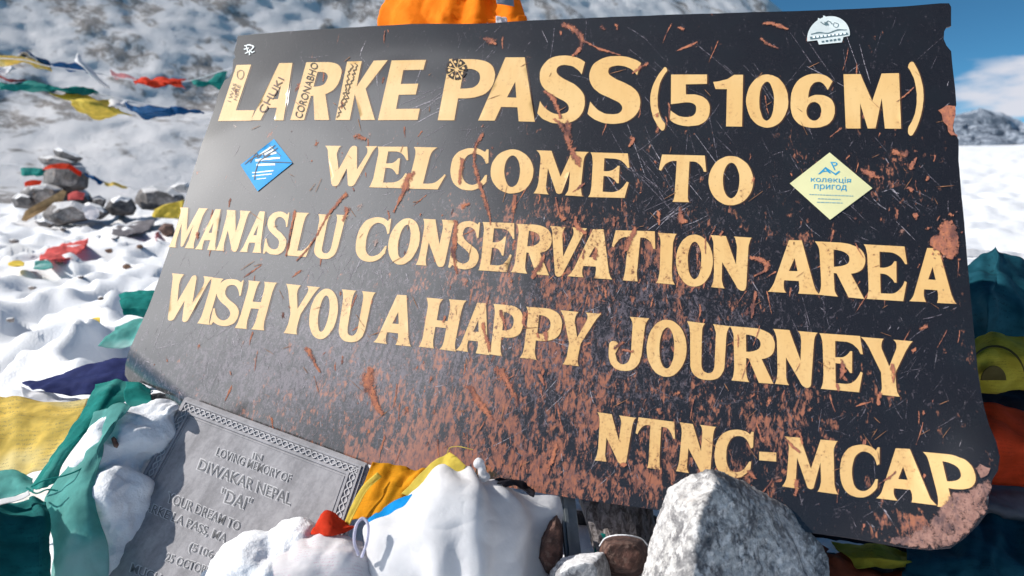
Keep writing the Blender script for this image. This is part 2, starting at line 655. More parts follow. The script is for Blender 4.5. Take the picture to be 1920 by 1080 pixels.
# ------------------------------------------------------------------ 2-D outlines
def parse(path, n=10):
    """tiny SVG-like path (M L Q C Z, y up) -> list of closed polygons"""
    polys, cur = [], []
    tok = path.replace('Z', ' Z ').replace('M', ' M ').replace('L', ' L ').replace('Q', ' Q ').replace('C', ' C ').split()
    i, cmd = 0, None

    def pt(s):
        a, b = s.split(',')
        return (float(a), float(b))
    while i < len(tok):
        t = tok[i]
        if t in 'MLQCZ':
            cmd = t
            i += 1
            if cmd == 'Z':
                polys.append(cur)
                cur = []
            continue
        if cmd in 'ML':
            cur.append(pt(t))
            i += 1
        elif cmd == 'Q':
            a, b, c = cur[-1], pt(t), pt(tok[i + 1])
            for k in range(1, n + 1):
                s = k / n
                cur.append(tuple((1 - s) ** 2 * a[d] + 2 * s * (1 - s) * b[d] + s * s * c[d] for d in (0, 1)))
            i += 2
        elif cmd == 'C':
            a, b, c, e = cur[-1], pt(t), pt(tok[i + 1]), pt(tok[i + 2])
            for k in range(1, n + 1):
                s = k / n
                cur.append(tuple((1 - s) ** 3 * a[d] + 3 * s * (1 - s) ** 2 * b[d] + 3 * s * s * (1 - s) * c[d] + s ** 3 * e[d] for d in (0, 1)))
            i += 3
    return polys


def ell(cx, cy, rx, ry, n=40, sq=0.0):
    o = []
    for k in range(n):
        t = k / n * math.tau
        o.append((cx + rx * math.cos(t), cy + ry * math.sin(t)))
    return o


def inside(polys, pts):
    pts = np.asarray(pts)
    r = np.zeros(len(pts), bool)
    for pl in polys:
        a = np.asarray(pl)
        b = np.roll(a, -1, axis=0)
        for (x1, y1), (x2, y2) in zip(a, b):
            if y1 == y2: continue
            c = ((y1 > pts[:, 1]) != (y2 > pts[:, 1])) & (pts[:, 0] < (x2 - x1) * (pts[:, 1] - y1) / (y2 - y1) + x1)
            r ^= c
    return r


def fill(polys, grid=None):
    """triangulate polygons with holes (even-odd); optional interior grid spacing"""
    vs, es = [], []
    for pl in polys:
        cl = []
        for p in pl:
            if not cl or (abs(p[0] - cl[-1][0]) + abs(p[1] - cl[-1][1])) > 1e-6:
                cl.append(p)
        if abs(cl[0][0] - cl[-1][0]) + abs(cl[0][1] - cl[-1][1]) < 1e-6: cl.pop()
        s = len(vs)
        vs += cl
        es += [(s + k, s + (k + 1) % len(cl)) for k in range(len(cl))]
    if grid:
        a = np.array(vs)
        xs = np.arange(a[:, 0].min() + grid / 2, a[:, 0].max(), grid)
        ys = np.arange(a[:, 1].min() + grid / 2, a[:, 1].max(), grid)
        gp = np.array([(x + (grid / 2 if k % 2 else 0), y) for k, y in enumerate(ys) for x in xs])
        if len(gp):
            gp = gp[inside(polys, gp)]
            vs = vs + [tuple(p) for p in gp]
    r = delaunay_2d_cdt([Vector(v) for v in vs], es, [], 0, 1e-7)
    v2 = np.array([tuple(v) for v in r[0]])
    f2 = np.array([tuple(f) for f in r[2]])
    cen = v2[f2].mean(axis=1)
    f2 = f2[inside(polys, cen)]
    # counter-clockwise
    a, b, c = v2[f2[:, 0]], v2[f2[:, 1]], v2[f2[:, 2]]
    cr_ = (b[:, 0] - a[:, 0]) * (c[:, 1] - a[:, 1]) - (b[:, 1] - a[:, 1]) * (c[:, 0] - a[:, 0])
    f2[cr_ < 0] = f2[cr_ < 0][:, ::-1]
    return v2, [tuple(int(k) for k in f) for f in f2]


def quadmap(Q, u, v):
    BL, BR, TR, TL = Q
    return tuple(BL[d] * (1 - u) * (1 - v) + BR[d] * u * (1 - v) + TR[d] * u * v + TL[d] * (1 - u) * v for d in (0, 1))


_fc = {}


def font_shape(body, offset=0.0, extr=0.0):
    """outline text as a mesh: verts normalised to the unit box, plus faces"""
    key = (body, offset)
    if key not in _fc:
        cu = bpy.data.curves.new('t', 'FONT')
        cu.body = body
        cu.size = 1.0
        cu.offset = offset
        cu.resolution_u = 4
        cu.fill_mode = 'FRONT'
        ob = bpy.data.objects.new('t', cu)
        COL.objects.link(ob)
        dg = bpy.context.evaluated_depsgraph_get()
        me = bpy.data.meshes.new_from_object(ob.evaluated_get(dg))
        v = np.array([tuple(x.co)[:2] for x in me.vertices])
        f = [tuple(p.vertices) for p in me.polygons]
        bpy.data.objects.remove(ob)
        bpy.data.curves.remove(cu)
        bpy.data.meshes.remove(me)
        _fc[key] = (v, f)
    v, f = _fc[key]
    base, _ = _fc.get((body, 0.0), (v, f)) if offset == 0 else font_shape.base(body)
    lo, hi = base.min(axis=0), base.max(axis=0)
    return (v - lo) / (hi - lo), f


def _base(body):
    if (body, 0.0) not in _fc:
        font_shape(body, 0.0)
    return _fc[(body, 0.0)]


font_shape.base = _base

# ================================================================== SETTING
def smooth01(x, a, b):
    t = min(max((x - a) / (b - a), 0), 1)
    return t * t * (3 - 2 * t)


_pr = random.Random(5)
PITS = []
for _ in range(260):
    yy = _pr.uniform(1.6, 9.5)
    PITS.append((_pr.uniform(-1.1, -0.18) * yy + _pr.gauss(0, .2), yy, _pr.uniform(.06, .15), _pr.uniform(.03, .085)))
PITS_A = np.array(PITS)


def ground_h(x, y):
    r = math.hypot(x, y)
    a = math.degrees(math.atan2(x, y))
    p = Vector((x, y, 0))
    h = 0.0
    n = smooth01(r, 1.1, 2.5)
    # wind-packed drifts and trodden holes
    h += n * 0.085 * (0.35 - abs(mnoise.noise(Vector((x * 0.75, y * 1.25, 4.2)))) * 1.6)
    h += n * 0.075 * (0.3 - abs(mnoise.noise(Vector((x * 1.9 + 9, y * 3.2, 1.7)))) * 1.5)
    h += n * 0.035 * mnoise.noise(Vector((x * 5.1, y * 7.0, 8.8)))
    h += 0.008 * mnoise.noise(p * 16)
    if x < 0.5 and 1.2 < y < 10.5:
        d2 = ((PITS_A[:, 0] - x) ** 2 + ((PITS_A[:, 1] - y) * .8) ** 2) / PITS_A[:, 2] ** 2
        h -= float((PITS_A[:, 3] * (np.exp(-d2 * d2) - .35 * np.exp(-(d2 - 1.9) ** 2))).sum())
    h += 0.30 * smooth01(r, 6, 20) * mnoise.noise(Vector((x * 0.12, y * 0.16, 2)))
    # left: the pass rolls over and drops away; right: the slope climbs
    left = 1 - smooth01(a, -4, 12)
    if y > 0:
        h -= left * 0.10 * max(0, r - 14)
        h += (1 - left) * 0.041 * max(0, r - 5) * smooth01(a, 5, 30)
    else:
        h -= 0.05 * max(0, r - 14)
    return h


def build_ground():
    azs = list(np.linspace(-52, 52, 430)) + list(np.linspace(54, 306, 84))
    rs = [0.05] + list(np.geomspace(0.35, 140, 330))
    vs, fs = [], []
    na = len(azs)
    for r in rs:
        for a in azs:
            x, y = r * math.sin(math.radians(a)), r * math.cos(math.radians(a))
            vs.append((x, y, ground_h(x, y)))
    for j in range(len(rs) - 1):
        for i in range(na):
            i2 = (i + 1) % na
            fs.append((j * na + i, j * na + i2, (j + 1) * na + i2, (j + 1) * na + i))
    fs.append(tuple(range(na))[::-1])
    o = link_mesh('snow_ground', vs, fs, SNOW)
    tag(o, kind='structure')


build_ground()


def mountain_mat(name, rock_lo, rock_hi, snow_col, cover, scale):
    k = M(name)
    v = k.coord('Object')
    g = k.n('ShaderNodeNewGeometry')
    sx = k.n('ShaderNodeSeparateXYZ')
    k.l(g.outputs['Normal'], sx.inputs[0])
    vb_ = k.coord('Object', (1, 1, .55), (0, math.radians(24), 0))
    big = k.noise(vb_, 0.011 * scale, 3, 0.55, .6)
    med = k.noise(k.coord('Object', (1, 1, .45), (0, math.radians(-18), 0)), 0.07 * scale, 6, 0.72, 0.8)
    fin = k.noise(v, 0.34 * scale, 5, 0.78)
    e = k.math('ADD', big, k.math('MULTIPLY', med, 0.28))
    region = k.ramp(e, cover, cover + 0.07)
    mask = k.math('MULTIPLY', region, k.ramp(k.math('ADD', k.math('MULTIPLY', med, .55), k.math('MULTIPLY', fin, .55)), 0.46, 0.57))
    mask = k.math('MAXIMUM', mask, k.math('MULTIPLY', k.ramp(med, .60, .68), .6))
    rockc = k.mix(k.ramp(fin, 0.35, 0.65), rock_lo, rock_hi)
    k.set(Base_Color=k.mix(k.math('MULTIPLY', mask, 0.9), snow_col, rockc), Roughness=0.9)
    k.b.inputs['Specular IOR Level'].default_value = 0.1
    k.l(k.bump(k.math('ADD', med, k.math('MULTIPLY', fin, 0.6)), 0.45, 4.0 / scale), k.b.inputs['Normal'])
    return k.m


MT = mountain_mat('snowy_mountain', (0.135, 0.12, 0.115), (0.32, 0.29, 0.27), (0.72, 0.715, 0.735), 0.645, 1.0)
FMT = mountain_mat('far_mountain_shaded', (0.035, 0.06, 0.09), (0.10, 0.13, 0.18), (0.42, 0.47, 0.55), 0.50, 0.25)  # shade on the far ridge is put into these dark bluish colours


def build_mountain():
    sky_x = [-700, -300, 0, 500, 900, 1150, 1300, 1400, 1440, 1470, 1530, 1620, 1700, 1790]
    sky_y = [-330, -300, -270, -210, -150, -90, -52, -22, -2, 24, 90, 190, 270, 330]
    nx, ns = 330, 150
    vs, fs = [], []
    for i in range(nx + 1):
        px = -700 + 2490 * i / nx
        top = float(np.interp(px, sky_x, sky_y))
        base = 455.0
        d0 = 170 + (px + 700) * 0.18
        d1 = 540 + (px + 700) * 0.50
        for j in range(ns + 1):
            s = j / ns
            py = base + (top - base) * s
            d = d0 + (d1 - d0) * s ** 0.8
            p = P(px, py, d)
            q = Vector(p)
            amp = 20 * min(1, s * 2.5) * (1.0 if s < 0.96 else (1 - s) / 0.04 * 0.8 + 0.2)
            g_ = Vector((q.x + q.z * .35, q.y, q.z * .33))
            n1 = fbm(g_, 4, 1 / 190.0)
            n2 = fbm(g_ + Vector((90, 10, 40)), 5, 1 / 60.0)
            n3 = fbm(q, 4, 1 / 18.0)
            off = amp * (n1 * 1.0 + n2 * 0.42 + n3 * 0.10)
            r = ray(px, py)
            r = r / np.linalg.norm(r)
            vs.append(p - r * off * 0.9 + np.array([0, 0, off * 0.22]))
    for i in range(nx):
        for j in range(ns):
            a = i * (ns + 1) + j
            fs.append((a, a + ns + 1, a + ns + 2, a + 1))
    o = link_mesh('mountain', vs, fs, MT)
    tag(o, kind='structure')


build_mountain()


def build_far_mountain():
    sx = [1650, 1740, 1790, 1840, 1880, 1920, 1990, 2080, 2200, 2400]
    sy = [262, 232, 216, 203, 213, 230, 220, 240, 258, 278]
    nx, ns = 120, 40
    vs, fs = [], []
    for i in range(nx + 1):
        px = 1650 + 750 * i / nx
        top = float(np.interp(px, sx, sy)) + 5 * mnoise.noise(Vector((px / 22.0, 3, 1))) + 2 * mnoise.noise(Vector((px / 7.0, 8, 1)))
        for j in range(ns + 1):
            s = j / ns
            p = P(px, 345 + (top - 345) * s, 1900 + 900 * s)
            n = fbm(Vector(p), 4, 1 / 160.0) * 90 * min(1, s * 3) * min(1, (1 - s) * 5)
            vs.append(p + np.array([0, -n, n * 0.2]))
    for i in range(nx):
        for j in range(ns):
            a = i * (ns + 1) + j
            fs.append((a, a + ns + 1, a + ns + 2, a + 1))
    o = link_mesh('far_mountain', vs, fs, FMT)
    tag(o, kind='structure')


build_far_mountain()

# ================================================================== THE SIGN
def to_px(x, y):
    p = BO + BX * x + BY * y - CP
    c = Rc.T @ p
    return 960 + F * c[0] / c[2], 540 + F * c[1] / c[2]


cA, cB = BOARD.loc(1885, 800), BOARD.loc(1545, 1040)      # crease of the bent lower right corner
cD, cE = BOARD.loc(205, 640), BOARD.loc(395, 800)         # crease of the lower left corner


def beyond(p, a, b, inner):
    n = np.array([-(b - a)[1], (b - a)[0]])
    n /= np.linalg.norm(n)
    if np.dot(inner - a, n) > 0: n = -n
    return np.dot(p - a, n)


_mid = BOARD.loc(1000, 500)


def zbend(x, y):
    p = np.array([x, y])
    z = 0.0022 * mnoise.noise(Vector((x * 3.1, y * 3.7, 0.3))) + 0.0006 * mnoise.noise(Vector((x * 11, y * 12, 5)))
    d = beyond(p, cA, cB, _mid)
    if d > -0.03:
        t = max(0, d + 0.03)
        z += 0.28 * t * t / (t + 0.05)
    d = beyond(p, cD, cE, _mid)
    if d > -0.02:
        t = max(0, d + 0.02)
        z -= 0.55 * t * t / (t + 0.05)
    # dent near the right end
    dl = BOARD.loc(1838, 850)
    z += 0.010 * math.exp(-((x - dl[0]) ** 2 + (y - dl[1]) ** 2) / 0.0022)
    return z


def gauss(px, py, cx, cy, sx, sy):
    return math.exp(-((px - cx) / sx) ** 2 - ((py - cy) / sy) ** 2)


def wear(px, py):
    w = 0.24 + 0.85 * gauss(px, py, 880, 780, 420, 120) + 0.5 * gauss(px, py, 1180, 520, 330, 150) + 0.5 * gauss(px, py, 930, 430, 200, 90)
    w += 0.55 * gauss(px, py, 1480, 800, 190, 90) + 0.35 * gauss(px, py, 1000, 620, 300, 120) + 0.75 * gauss(px, py, 1120, 905, 260, 50) + 0.9 * gauss(px, py, 800, 868, 170, 30)
    w += 0.3 * gauss(px, py, 1660, 330, 140, 120) + 0.9 * gauss(px, py, 1700, 985, 120, 35)
    if py < 240: w *= 0.55
    return w


def scuff(px, py):
    w = 0.12 + 0.8 * gauss(px, py, 500, 700, 330, 130) + 0.6 * gauss(px, py, 900, 700, 450, 160) + 0.35 * gauss(px, py, 700, 480, 300, 120)
    w += 0.45 * gauss(px, py, 1250, 560, 300, 180)
    return w


def px_attr(o, fn, name):
    me = o.data
    at = me.attributes.new(name, 'FLOAT', 'POINT')
    at.data.foreach_set('value', [fn(*to_px(v.co.x, v.co.y)) for v in me.vertices])


def panel_mat():
    k = M('rusty_black_enamel')
    v = k.coord('Object')
    vs_ = k.coord('Object', (1.0, 0.42, 1.0), (0, 0, math.radians(8)))
    we, sc = k.attr('wear'), k.attr('scuff')
    n1 = k.noise(vs_, 56, 6, 0.70, 0.6)
    n2 = k.noise(vs_, 190, 5, 0.72, 0.4)
    n3 = k.noise(v, 13, 4, 0.6)
    r = k.math('ADD', k.math('ADD', k.math('MULTIPLY', n1, 0.55), k.math('MULTIPLY', n2, 0.46)), k.math('MULTIPLY', n3, 0.30))
    r = k.math('ADD', r, k.math('MULTIPLY', we, 0.165))
    rm = k.ramp(r, 0.80, 0.88)
    s = k.math('ADD', k.math('ADD', k.math('MULTIPLY', k.noise(vs_, 120, 6, 0.8, 0.8), 0.75), k.math('MULTIPLY', k.noise(v, 300, 4, 0.75), 0.42)), k.math('MULTIPLY', sc, 0.15))
    sm = k.ramp(s, 0.675, 0.83)
    base = k.mix(k.ramp(n3, 0.4, 0.7), (0.0085, 0.0068, 0.0082), (0.0085, 0.0088, 0.0105))
    c = k.mix(k.math('MULTIPLY', sm, 0.85), base, (0.155, 0.125, 0.145))
    rc = k.mix(k.ramp(n2, 0.35, 0.65), (0.17, 0.08, 0.068), (0.42, 0.155, 0.08))
    c = k.mix(k.math('MULTIPLY', rm, 0.9), c, rc)
    k.set(Base_Color=c)
    ro = k.math('ADD', k.math('ADD', k.math('MULTIPLY', rm, 0.25), k.math('MULTIPLY', sm, 0.06)), 0.58)
    k.l(ro, k.b.inputs['Roughness'])
    k.b.inputs['Specular IOR Level'].default_value = 0.3
    k.b.inputs['Coat Weight'].default_value = 0.95
    k.b.inputs['Coat Roughness'].default_value = 0.11
    k.b.inputs['Coat IOR'].default_value = 1.85
    h = k.math('ADD', k.math('MULTIPLY', rm, -0.5), k.math('ADD', k.math('MULTIPLY', sm, 0.25), k.math('MULTIPLY', n2, 0.25)))
    k.l(k.bump(h, 0.35, 0.0012), k.b.inputs['Normal'])
    return k.m


def paint_mat(name, col, col2, chip=True):
    k = M(name)
    v = k.coord('Object')
    vs_ = k.coord('Object', (1.0, 0.5, 1.0), (0, 0, math.radians(10)))
    n3 = k.noise(v, 9, 3)
    c = k.mix(k.ramp(n3, 0.35, 0.7), col, col2)
    if chip:
        we = k.attr('wear')
        n1 = k.noise(vs_, 60, 6, 0.68, 0.5)
        n2 = k.noise(v, 210, 4, 0.7)
        r = k.math('ADD', k.math('ADD', k.math('MULTIPLY', n1, 0.55), k.math('MULTIPLY', n2, 0.55)), k.math('MULTIPLY', we, 0.09))
        m = k.ramp(r, 0.70, 0.745)
        c = k.mix(k.ramp(k.noise(k.coord('Object', (1, .16, 1), (0, 0, .15)), 60, 4, .65), .42, .72, 0, .30), c, (0.66, 0.36, 0.12))
        c = k.mix(k.ramp(r, 0.60, 0.73, 0, 0.55), c, (0.52, 0.26, 0.10))
        c = k.mix(k.math('MULTIPLY', m, 0.85), c, (0.16, 0.065, 0.035))
    k.set(Base_Color=c, Roughness=0.55)
    k.b.inputs['Specular IOR Level'].default_value = 0.3
    k.b.inputs['Coat Weight'].default_value = 0.7
    k.b.inputs['Coat Roughness'].default_value = 0.11
    k.b.inputs['Coat IOR'].default_value = 1.75
    return k.m


PANEL = panel_mat()
PAINT = paint_mat('cream_yellow_paint', (0.76, 0.475, 0.185), (0.80, 0.53, 0.23))
SHADE = paint_mat('brown_outline_paint', (0.05, 0.02, 0.012), (0.06, 0.026, 0.014), False)


def plain(name, col, rough=0.6, spec=0.3, var=0.12, scale=30):
    k = M(name)
    v = k.coord('Object')
    c = k.mix(k.ramp(k.noise(v, scale, 4, 0.6), 0.3, 0.7), tuple(x * (1 - var) for x in col), tuple(x * (1 + var) for x in col))
    k.set(Base_Color=c, Roughness=rough)
    k.b.inputs['Specular IOR Level'].default_value = spec
    return k.m


def rust_mat(name, a, b, hole, wid, rough=.8, spec=.15, dark=(0.08, 0.045, 0.05)):
    k = M(name)
    v = k.coord('Object')
    vs_ = k.coord('Object', (1, .6, 1), (0, 0, .3))
    n = k.noise(vs_, 170, 5, .7)
    c = k.mix(k.ramp(n, .35, .65), a, b)
    c = k.mix(k.ramp(k.noise(v, 330, 3, .7), .56, .7), c, dark)
    c = k.mix(k.ramp(k.noise(vs_, 38, 4, .65), .48, .66, 0, .8), c, dark)
    k.set(Base_Color=c, Roughness=rough)
    k.b.inputs['Specular IOR Level'].default_value = spec
    k.l(k.bump(n, .5, .001), k.b.inputs['Normal'])
    al = k.math('ADD', k.math('MULTIPLY', k.noise(vs_, 105, 6, .75, .5), .75), k.math('MULTIPLY', k.noise(v, 420, 3, .7), .4))
    al = k.ramp(k.math('ADD', al, k.math('MULTIPLY', k.attr('core'), .22)), hole, hole + wid)
    k.l(al, k.b.inputs['Alpha'])
    return k.m


RUSTM = rust_mat('bare_rust', (0.32, 0.125, 0.09), (0.50, 0.19, 0.10), .58, .16)
RUSTP = rust_mat('pale_bare_rust', (0.24, 0.125, 0.10), (0.36, 0.20, 0.16), .60, .22, .42, .6, (0.05, 0.035, 0.045))
def scratch_mat(name, col, lo, hi):
    k = M(name)
    v = k.coord('Object')
    k.set(Base_Color=col, Roughness=.55)
    k.l(k.ramp(k.noise(v, 130, 4, .75), lo, hi, .0, .85), k.b.inputs['Alpha'])
    return k.m


SCR = scratch_mat('grey_scratch', (0.19, 0.165, 0.195), .36, .66)
SCRW = scratch_mat('pale_scratch', (0.42, 0.38, 0.42), .36, .62)
SCRB = plain('brown_scratch', (0.30, 0.14, 0.07), 0.7, 0.2, 0.3, 50)
PALE_EDGE = plain('worn_edge', (0.13, 0.10, 0.10), 0.6, 0.4, 0.5, 120)

sign = bpy.data.objects.new('sign_board', None)
sign.empty_display_size = 0.1
COL.objects.link(sign)
sign.matrix_world = mat4(BOARD)
tag(sign, 'large scratched black metal sign with yellow lettering and rust, leaning back on the stones', 'sign')


def on_board(pxpts, off):
    r = []
    for p in pxpts:
        x, y = BOARD.loc(*p)
        r.append((x, y, zbend(x, y) + off))
    return r


# outline of the plate, nicks and torn edges included
def ragged(pts, amp, step=9, seed=0):
    o = []
    for a, b in zip(pts, pts[1:] + pts[:1]):
        L = math.hypot(b[0] - a[0], b[1] - a[1])
        n = max(1, int(L / step))
        for k in range(n):
            t = k / n
            x, y = a[0] + (b[0] - a[0]) * t, a[1] + (b[1] - a[1]) * t
            if 0 < k:
                x += amp * mnoise.noise(Vector((x / 17, y / 17, seed)))
                y += amp * mnoise.noise(Vector((x / 17, y / 17, seed + 9)))
            o.append((x, y))
    return o


plate = [(446, 67), (520, 61), (640, 53), (770, 45), (900, 44), (1000, 38), (1130, 33), (1300, 27), (1460, 22), (1600, 17), (1700, 12), (1762, 7), (1779, 7), (1783, 14),
         (1783, 49), (1774, 52), (1770, 60), (1769, 74), (1774, 86), (1783, 97), (1785, 120), (1791, 170), (1793, 197), (1789, 207), (1792, 214), (1789, 224), (1787, 240), (1791, 252), (1797, 262), (1797, 300), (1806, 400), (1812, 470),
         (1822, 590), (1832, 690), (1843, 765), (1849, 800), (1858, 830), (1862, 860), (1858, 885), (1848, 902), (1842, 930), (1839, 962), (1822, 984), (1795, 1010), (1772, 1026), (1735, 1030),
         (1690, 1026), (1600, 1010), (1500, 996), (1360, 978), (1230, 956), (1100, 938), (1000, 922), (930, 910), (800, 890), (690, 871), (520, 846), (400, 818), (340, 782), (310, 752), (288, 728), (258, 716), (229, 712),
         (223, 700), (229, 682), (250, 640), (277, 577), (303, 505), (330, 425), (337, 402), (340, 396), (355, 345), (378, 270), (398, 215), (404, 195), (410, 172), (421, 150), (430, 145), (436, 132), (437, 112), (441, 108), (439, 96), (443, 82)]
plate_px = ragged(plate, 0.6, 16, 3)
pl_loc = [tuple(BOARD.loc(*p)) for p in plate_px]
v2, f2 = fill([pl_loc], 0.0068)
panel = link_mesh('panel', [(x, y, zbend(x, y)) for x, y in v2], f2, [PANEL, PALE_EDGE], sign)
px_attr(panel, wear, 'wear')
px_attr(panel, scuff, 'scuff')
md = panel.modifiers.new('thick', 'SOLIDIFY')
md.thickness = 0.0026
md.offset = -1
md.material_offset_rim = 1
es = panel.modifiers.new('crisp_edge', 'EDGE_SPLIT')
es.split_angle = math.radians(50)

# ------------------------------------------------------------------ lettering
SERIF = {
    'A': "M0,0 Q.08,.06 .12,.18 L.385,1 L.63,1 L.89,.18 Q.93,.06 1,0 L.59,0 Q.63,.1 .595,.235 L.32,.235 Q.28,.1 .36,0 Z M.50,.66 L.405,.42 L.565,.42 Z",
    'C': "M1,.66 L.94,.63 Q.85,.87 .62,.88 Q.32,.88 .31,.48 Q.31,.12 .60,.12 Q.80,.13 .92,.36 L.98,.37 L.97,.2 Q.78,-.01 .52,-.01 Q0,0 0,.48 Q0,1 .58,1.01 Q.76,1.01 .90,.92 L.94,.98 L.99,.98 Z",
    'E': "M0,0 Q.07,.08 .07,.3 L.07,.75 Q.07,.93 0,1 L.93,1 L1,.68 L.95,.68 Q.82,.87 .60,.88 L.36,.88 L.36,.59 L.44,.59 Q.62,.60 .70,.72 L.75,.72 L.75,.33 L.70,.33 Q.60,.47 .44,.48 L.36,.48 L.36,.125 L.60,.125 Q.84,.14 .95,.37 L1,.35 L.92,0 Z",
    'H': "M0,0 Q.07,.08 .07,.3 L.07,.78 Q.07,.93 0,1 L.42,1 Q.35,.93 .35,.8 L.35,.57 L.63,.57 L.63,.8 Q.63,.93 .56,1 L1,1 Q.93,.93 .93,.78 L.93,.25 Q.93,.07 1,0 L.56,0 Q.63,.07 .63,.2 L.63,.43 L.35,.43 L.35,.2 Q.35,.07 .42,0 Z",
    'I': "M0,0 Q.18,.08 .18,.3 L.18,.75 Q.18,.93 0,1 L1,1 Q.82,.93 .82,.75 L.82,.3 Q.82,.08 1,0 Z",
    'J': "M.50,1 L1,1 Q.92,.93 .91,.8 L.90,.30 Q.88,-.01 .42,-.01 Q.02,-.01 .01,.34 Q.0,.53 .13,.53 Q.27,.53 .27,.42 L.20,.30 Q.24,.11 .42,.11 Q.60,.12 .61,.32 L.60,.8 Q.60,.93 .50,1 Z",
    'L': "M0,0 Q.09,.06 .09,.3 L.09,.75 Q.09,.94 0,1 L.60,1 Q.47,.93 .47,.75 L.47,.13 L.60,.13 Q.85,.14 .96,.37 L1,.35 L.90,0 Z",
    'M': "M0,0 Q.07,.1 .08,.3 L.10,.78 Q.09,.94 .01,1 L.30,1 L.51,.42 L.68,1 L1,1 Q.92,.92 .92,.78 L.93,.25 Q.94,.06 1,0 L.63,0 Q.69,.08 .69,.25 L.68,.56 L.56,.05 Q.505,.0 .45,.05 L.25,.60 L.24,.25 Q.24,.08 .30,0 Z",
    'N': "M0,0 Q.07,.08 .08,.3 L.08,.78 Q.07,.93 0,1 L.37,1 L.64,.47 L.64,.80 Q.64,.93 .56,1 L1,1 Q.93,.93 .93,.8 L.93,.08 Q.92,-.015 .81,-.015 Q.70,-.01 .63,.10 L.29,.50 L.29,.2 Q.29,.07 .36,0 Z",
    'P': "M0,0 Q.08,.08 .08,.3 L.08,.78 Q.08,.93 0,1 L.50,1 Q1,.98 1,.68 Q1,.38 .50,.37 L.36,.37 L.36,.2 Q.36,.07 .44,0 Z M.37,.86 Q.70,.85 .70,.68 Q.70,.51 .37,.50 Z",
    'R': "M0,0 Q.08,.08 .08,.3 L.08,.78 Q.08,.93 0,1 L.50,1 Q1,.98 1,.70 Q1,.48 .71,.44 L1,0 L.66,0 L.41,.43 L.355,.43 L.355,.2 Q.355,.07 .43,0 Z M.36,.87 Q.68,.85 .68,.71 Q.68,.57 .36,.55 Z",
    'S': "M.93,.99 L.93,.66 L.88,.65 C.82,.80 .70,.885 .52,.885 C.38,.885 .32,.82 .32,.75 C.32,.66 .42,.60 .62,.53 C.88,.44 1,.36 1,.24 C1,.08 .80,-.01 .52,-.01 C.36,-.01 .22,.02 .12,.07 L.06,.0 L0,.01 L0,.36 L.06,.37 C.14,.20 .28,.115 .48,.115 C.62,.115 .68,.17 .68,.24 C.68,.33 .56,.38 .38,.45 C.12,.55 .0,.63 .0,.76 C.0,.92 .2,1.01 .48,1.01 C.64,1.01 .76,.98 .84,.94 L.89,.99 Z",
    'T': "M.32,0 Q.36,.06 .36,.25 L.36,.87 L.28,.87 Q.12,.86 .03,.66 L-.02,.68 L.03,1 L.97,1 L1.02,.66 L.97,.66 Q.88,.86 .72,.87 L.64,.87 L.64,.25 Q.64,.06 .68,0 Z",
    'U': "M0,1 L.42,1 Q.35,.93 .35,.78 L.35,.28 Q.35,.12 .52,.12 Q.68,.12 .68,.28 L.68,.78 Q.68,.93 .60,1 L1,1 Q.93,.93 .93,.78 L.93,.28 Q.92,-.01 .50,-.01 Q.07,-.01 .07,.28 L.07,.78 Q.07,.93 0,1 Z",
    'V': "M0,1 L.41,1 Q.34,.93 .35,.8 L.42,.40 L.63,.80 Q.68,.93 .60,1 L1,1 Q.92,.92 .88,.82 L.46,.06 Q.42,-.015 .34,-.015 Q.26,-.01 .24,.06 L.08,.80 Q.07,.93 0,1 Z",
    'W': "M0,1 L.31,1 Q.25,.93 .25,.78 L.33,.42 L.50,.93 Q.52,1 .58,1 Q.64,1 .645,.93 L.72,.42 L.86,.80 Q.89,.92 .80,1 L1.04,1 Q.98,.93 .95,.80 L.74,.06 Q.71,0 .66,0 Q.60,0 .58,.06 L.50,.45 L.37,.06 Q.34,0 .28,0 Q.22,0 .20,.06 L.07,.78 Q.06,.93 0,1 Z",
    'Y': "M0,1 L.44,1 Q.37,.94 .39,.82 L.52,.52 L.66,.82 Q.72,.94 .62,1 L1,1 Q.93,.95 .86,.82 L.64,.42 L.64,.2 Q.64,.06 .70,0 L.30,0 Q.36,.06 .36,.2 L.36,.40 L.14,.82 Q.07,.95 0,1 Z",
    '-': "M0,0 L1,0 L1,1 L0,1 Z",
}
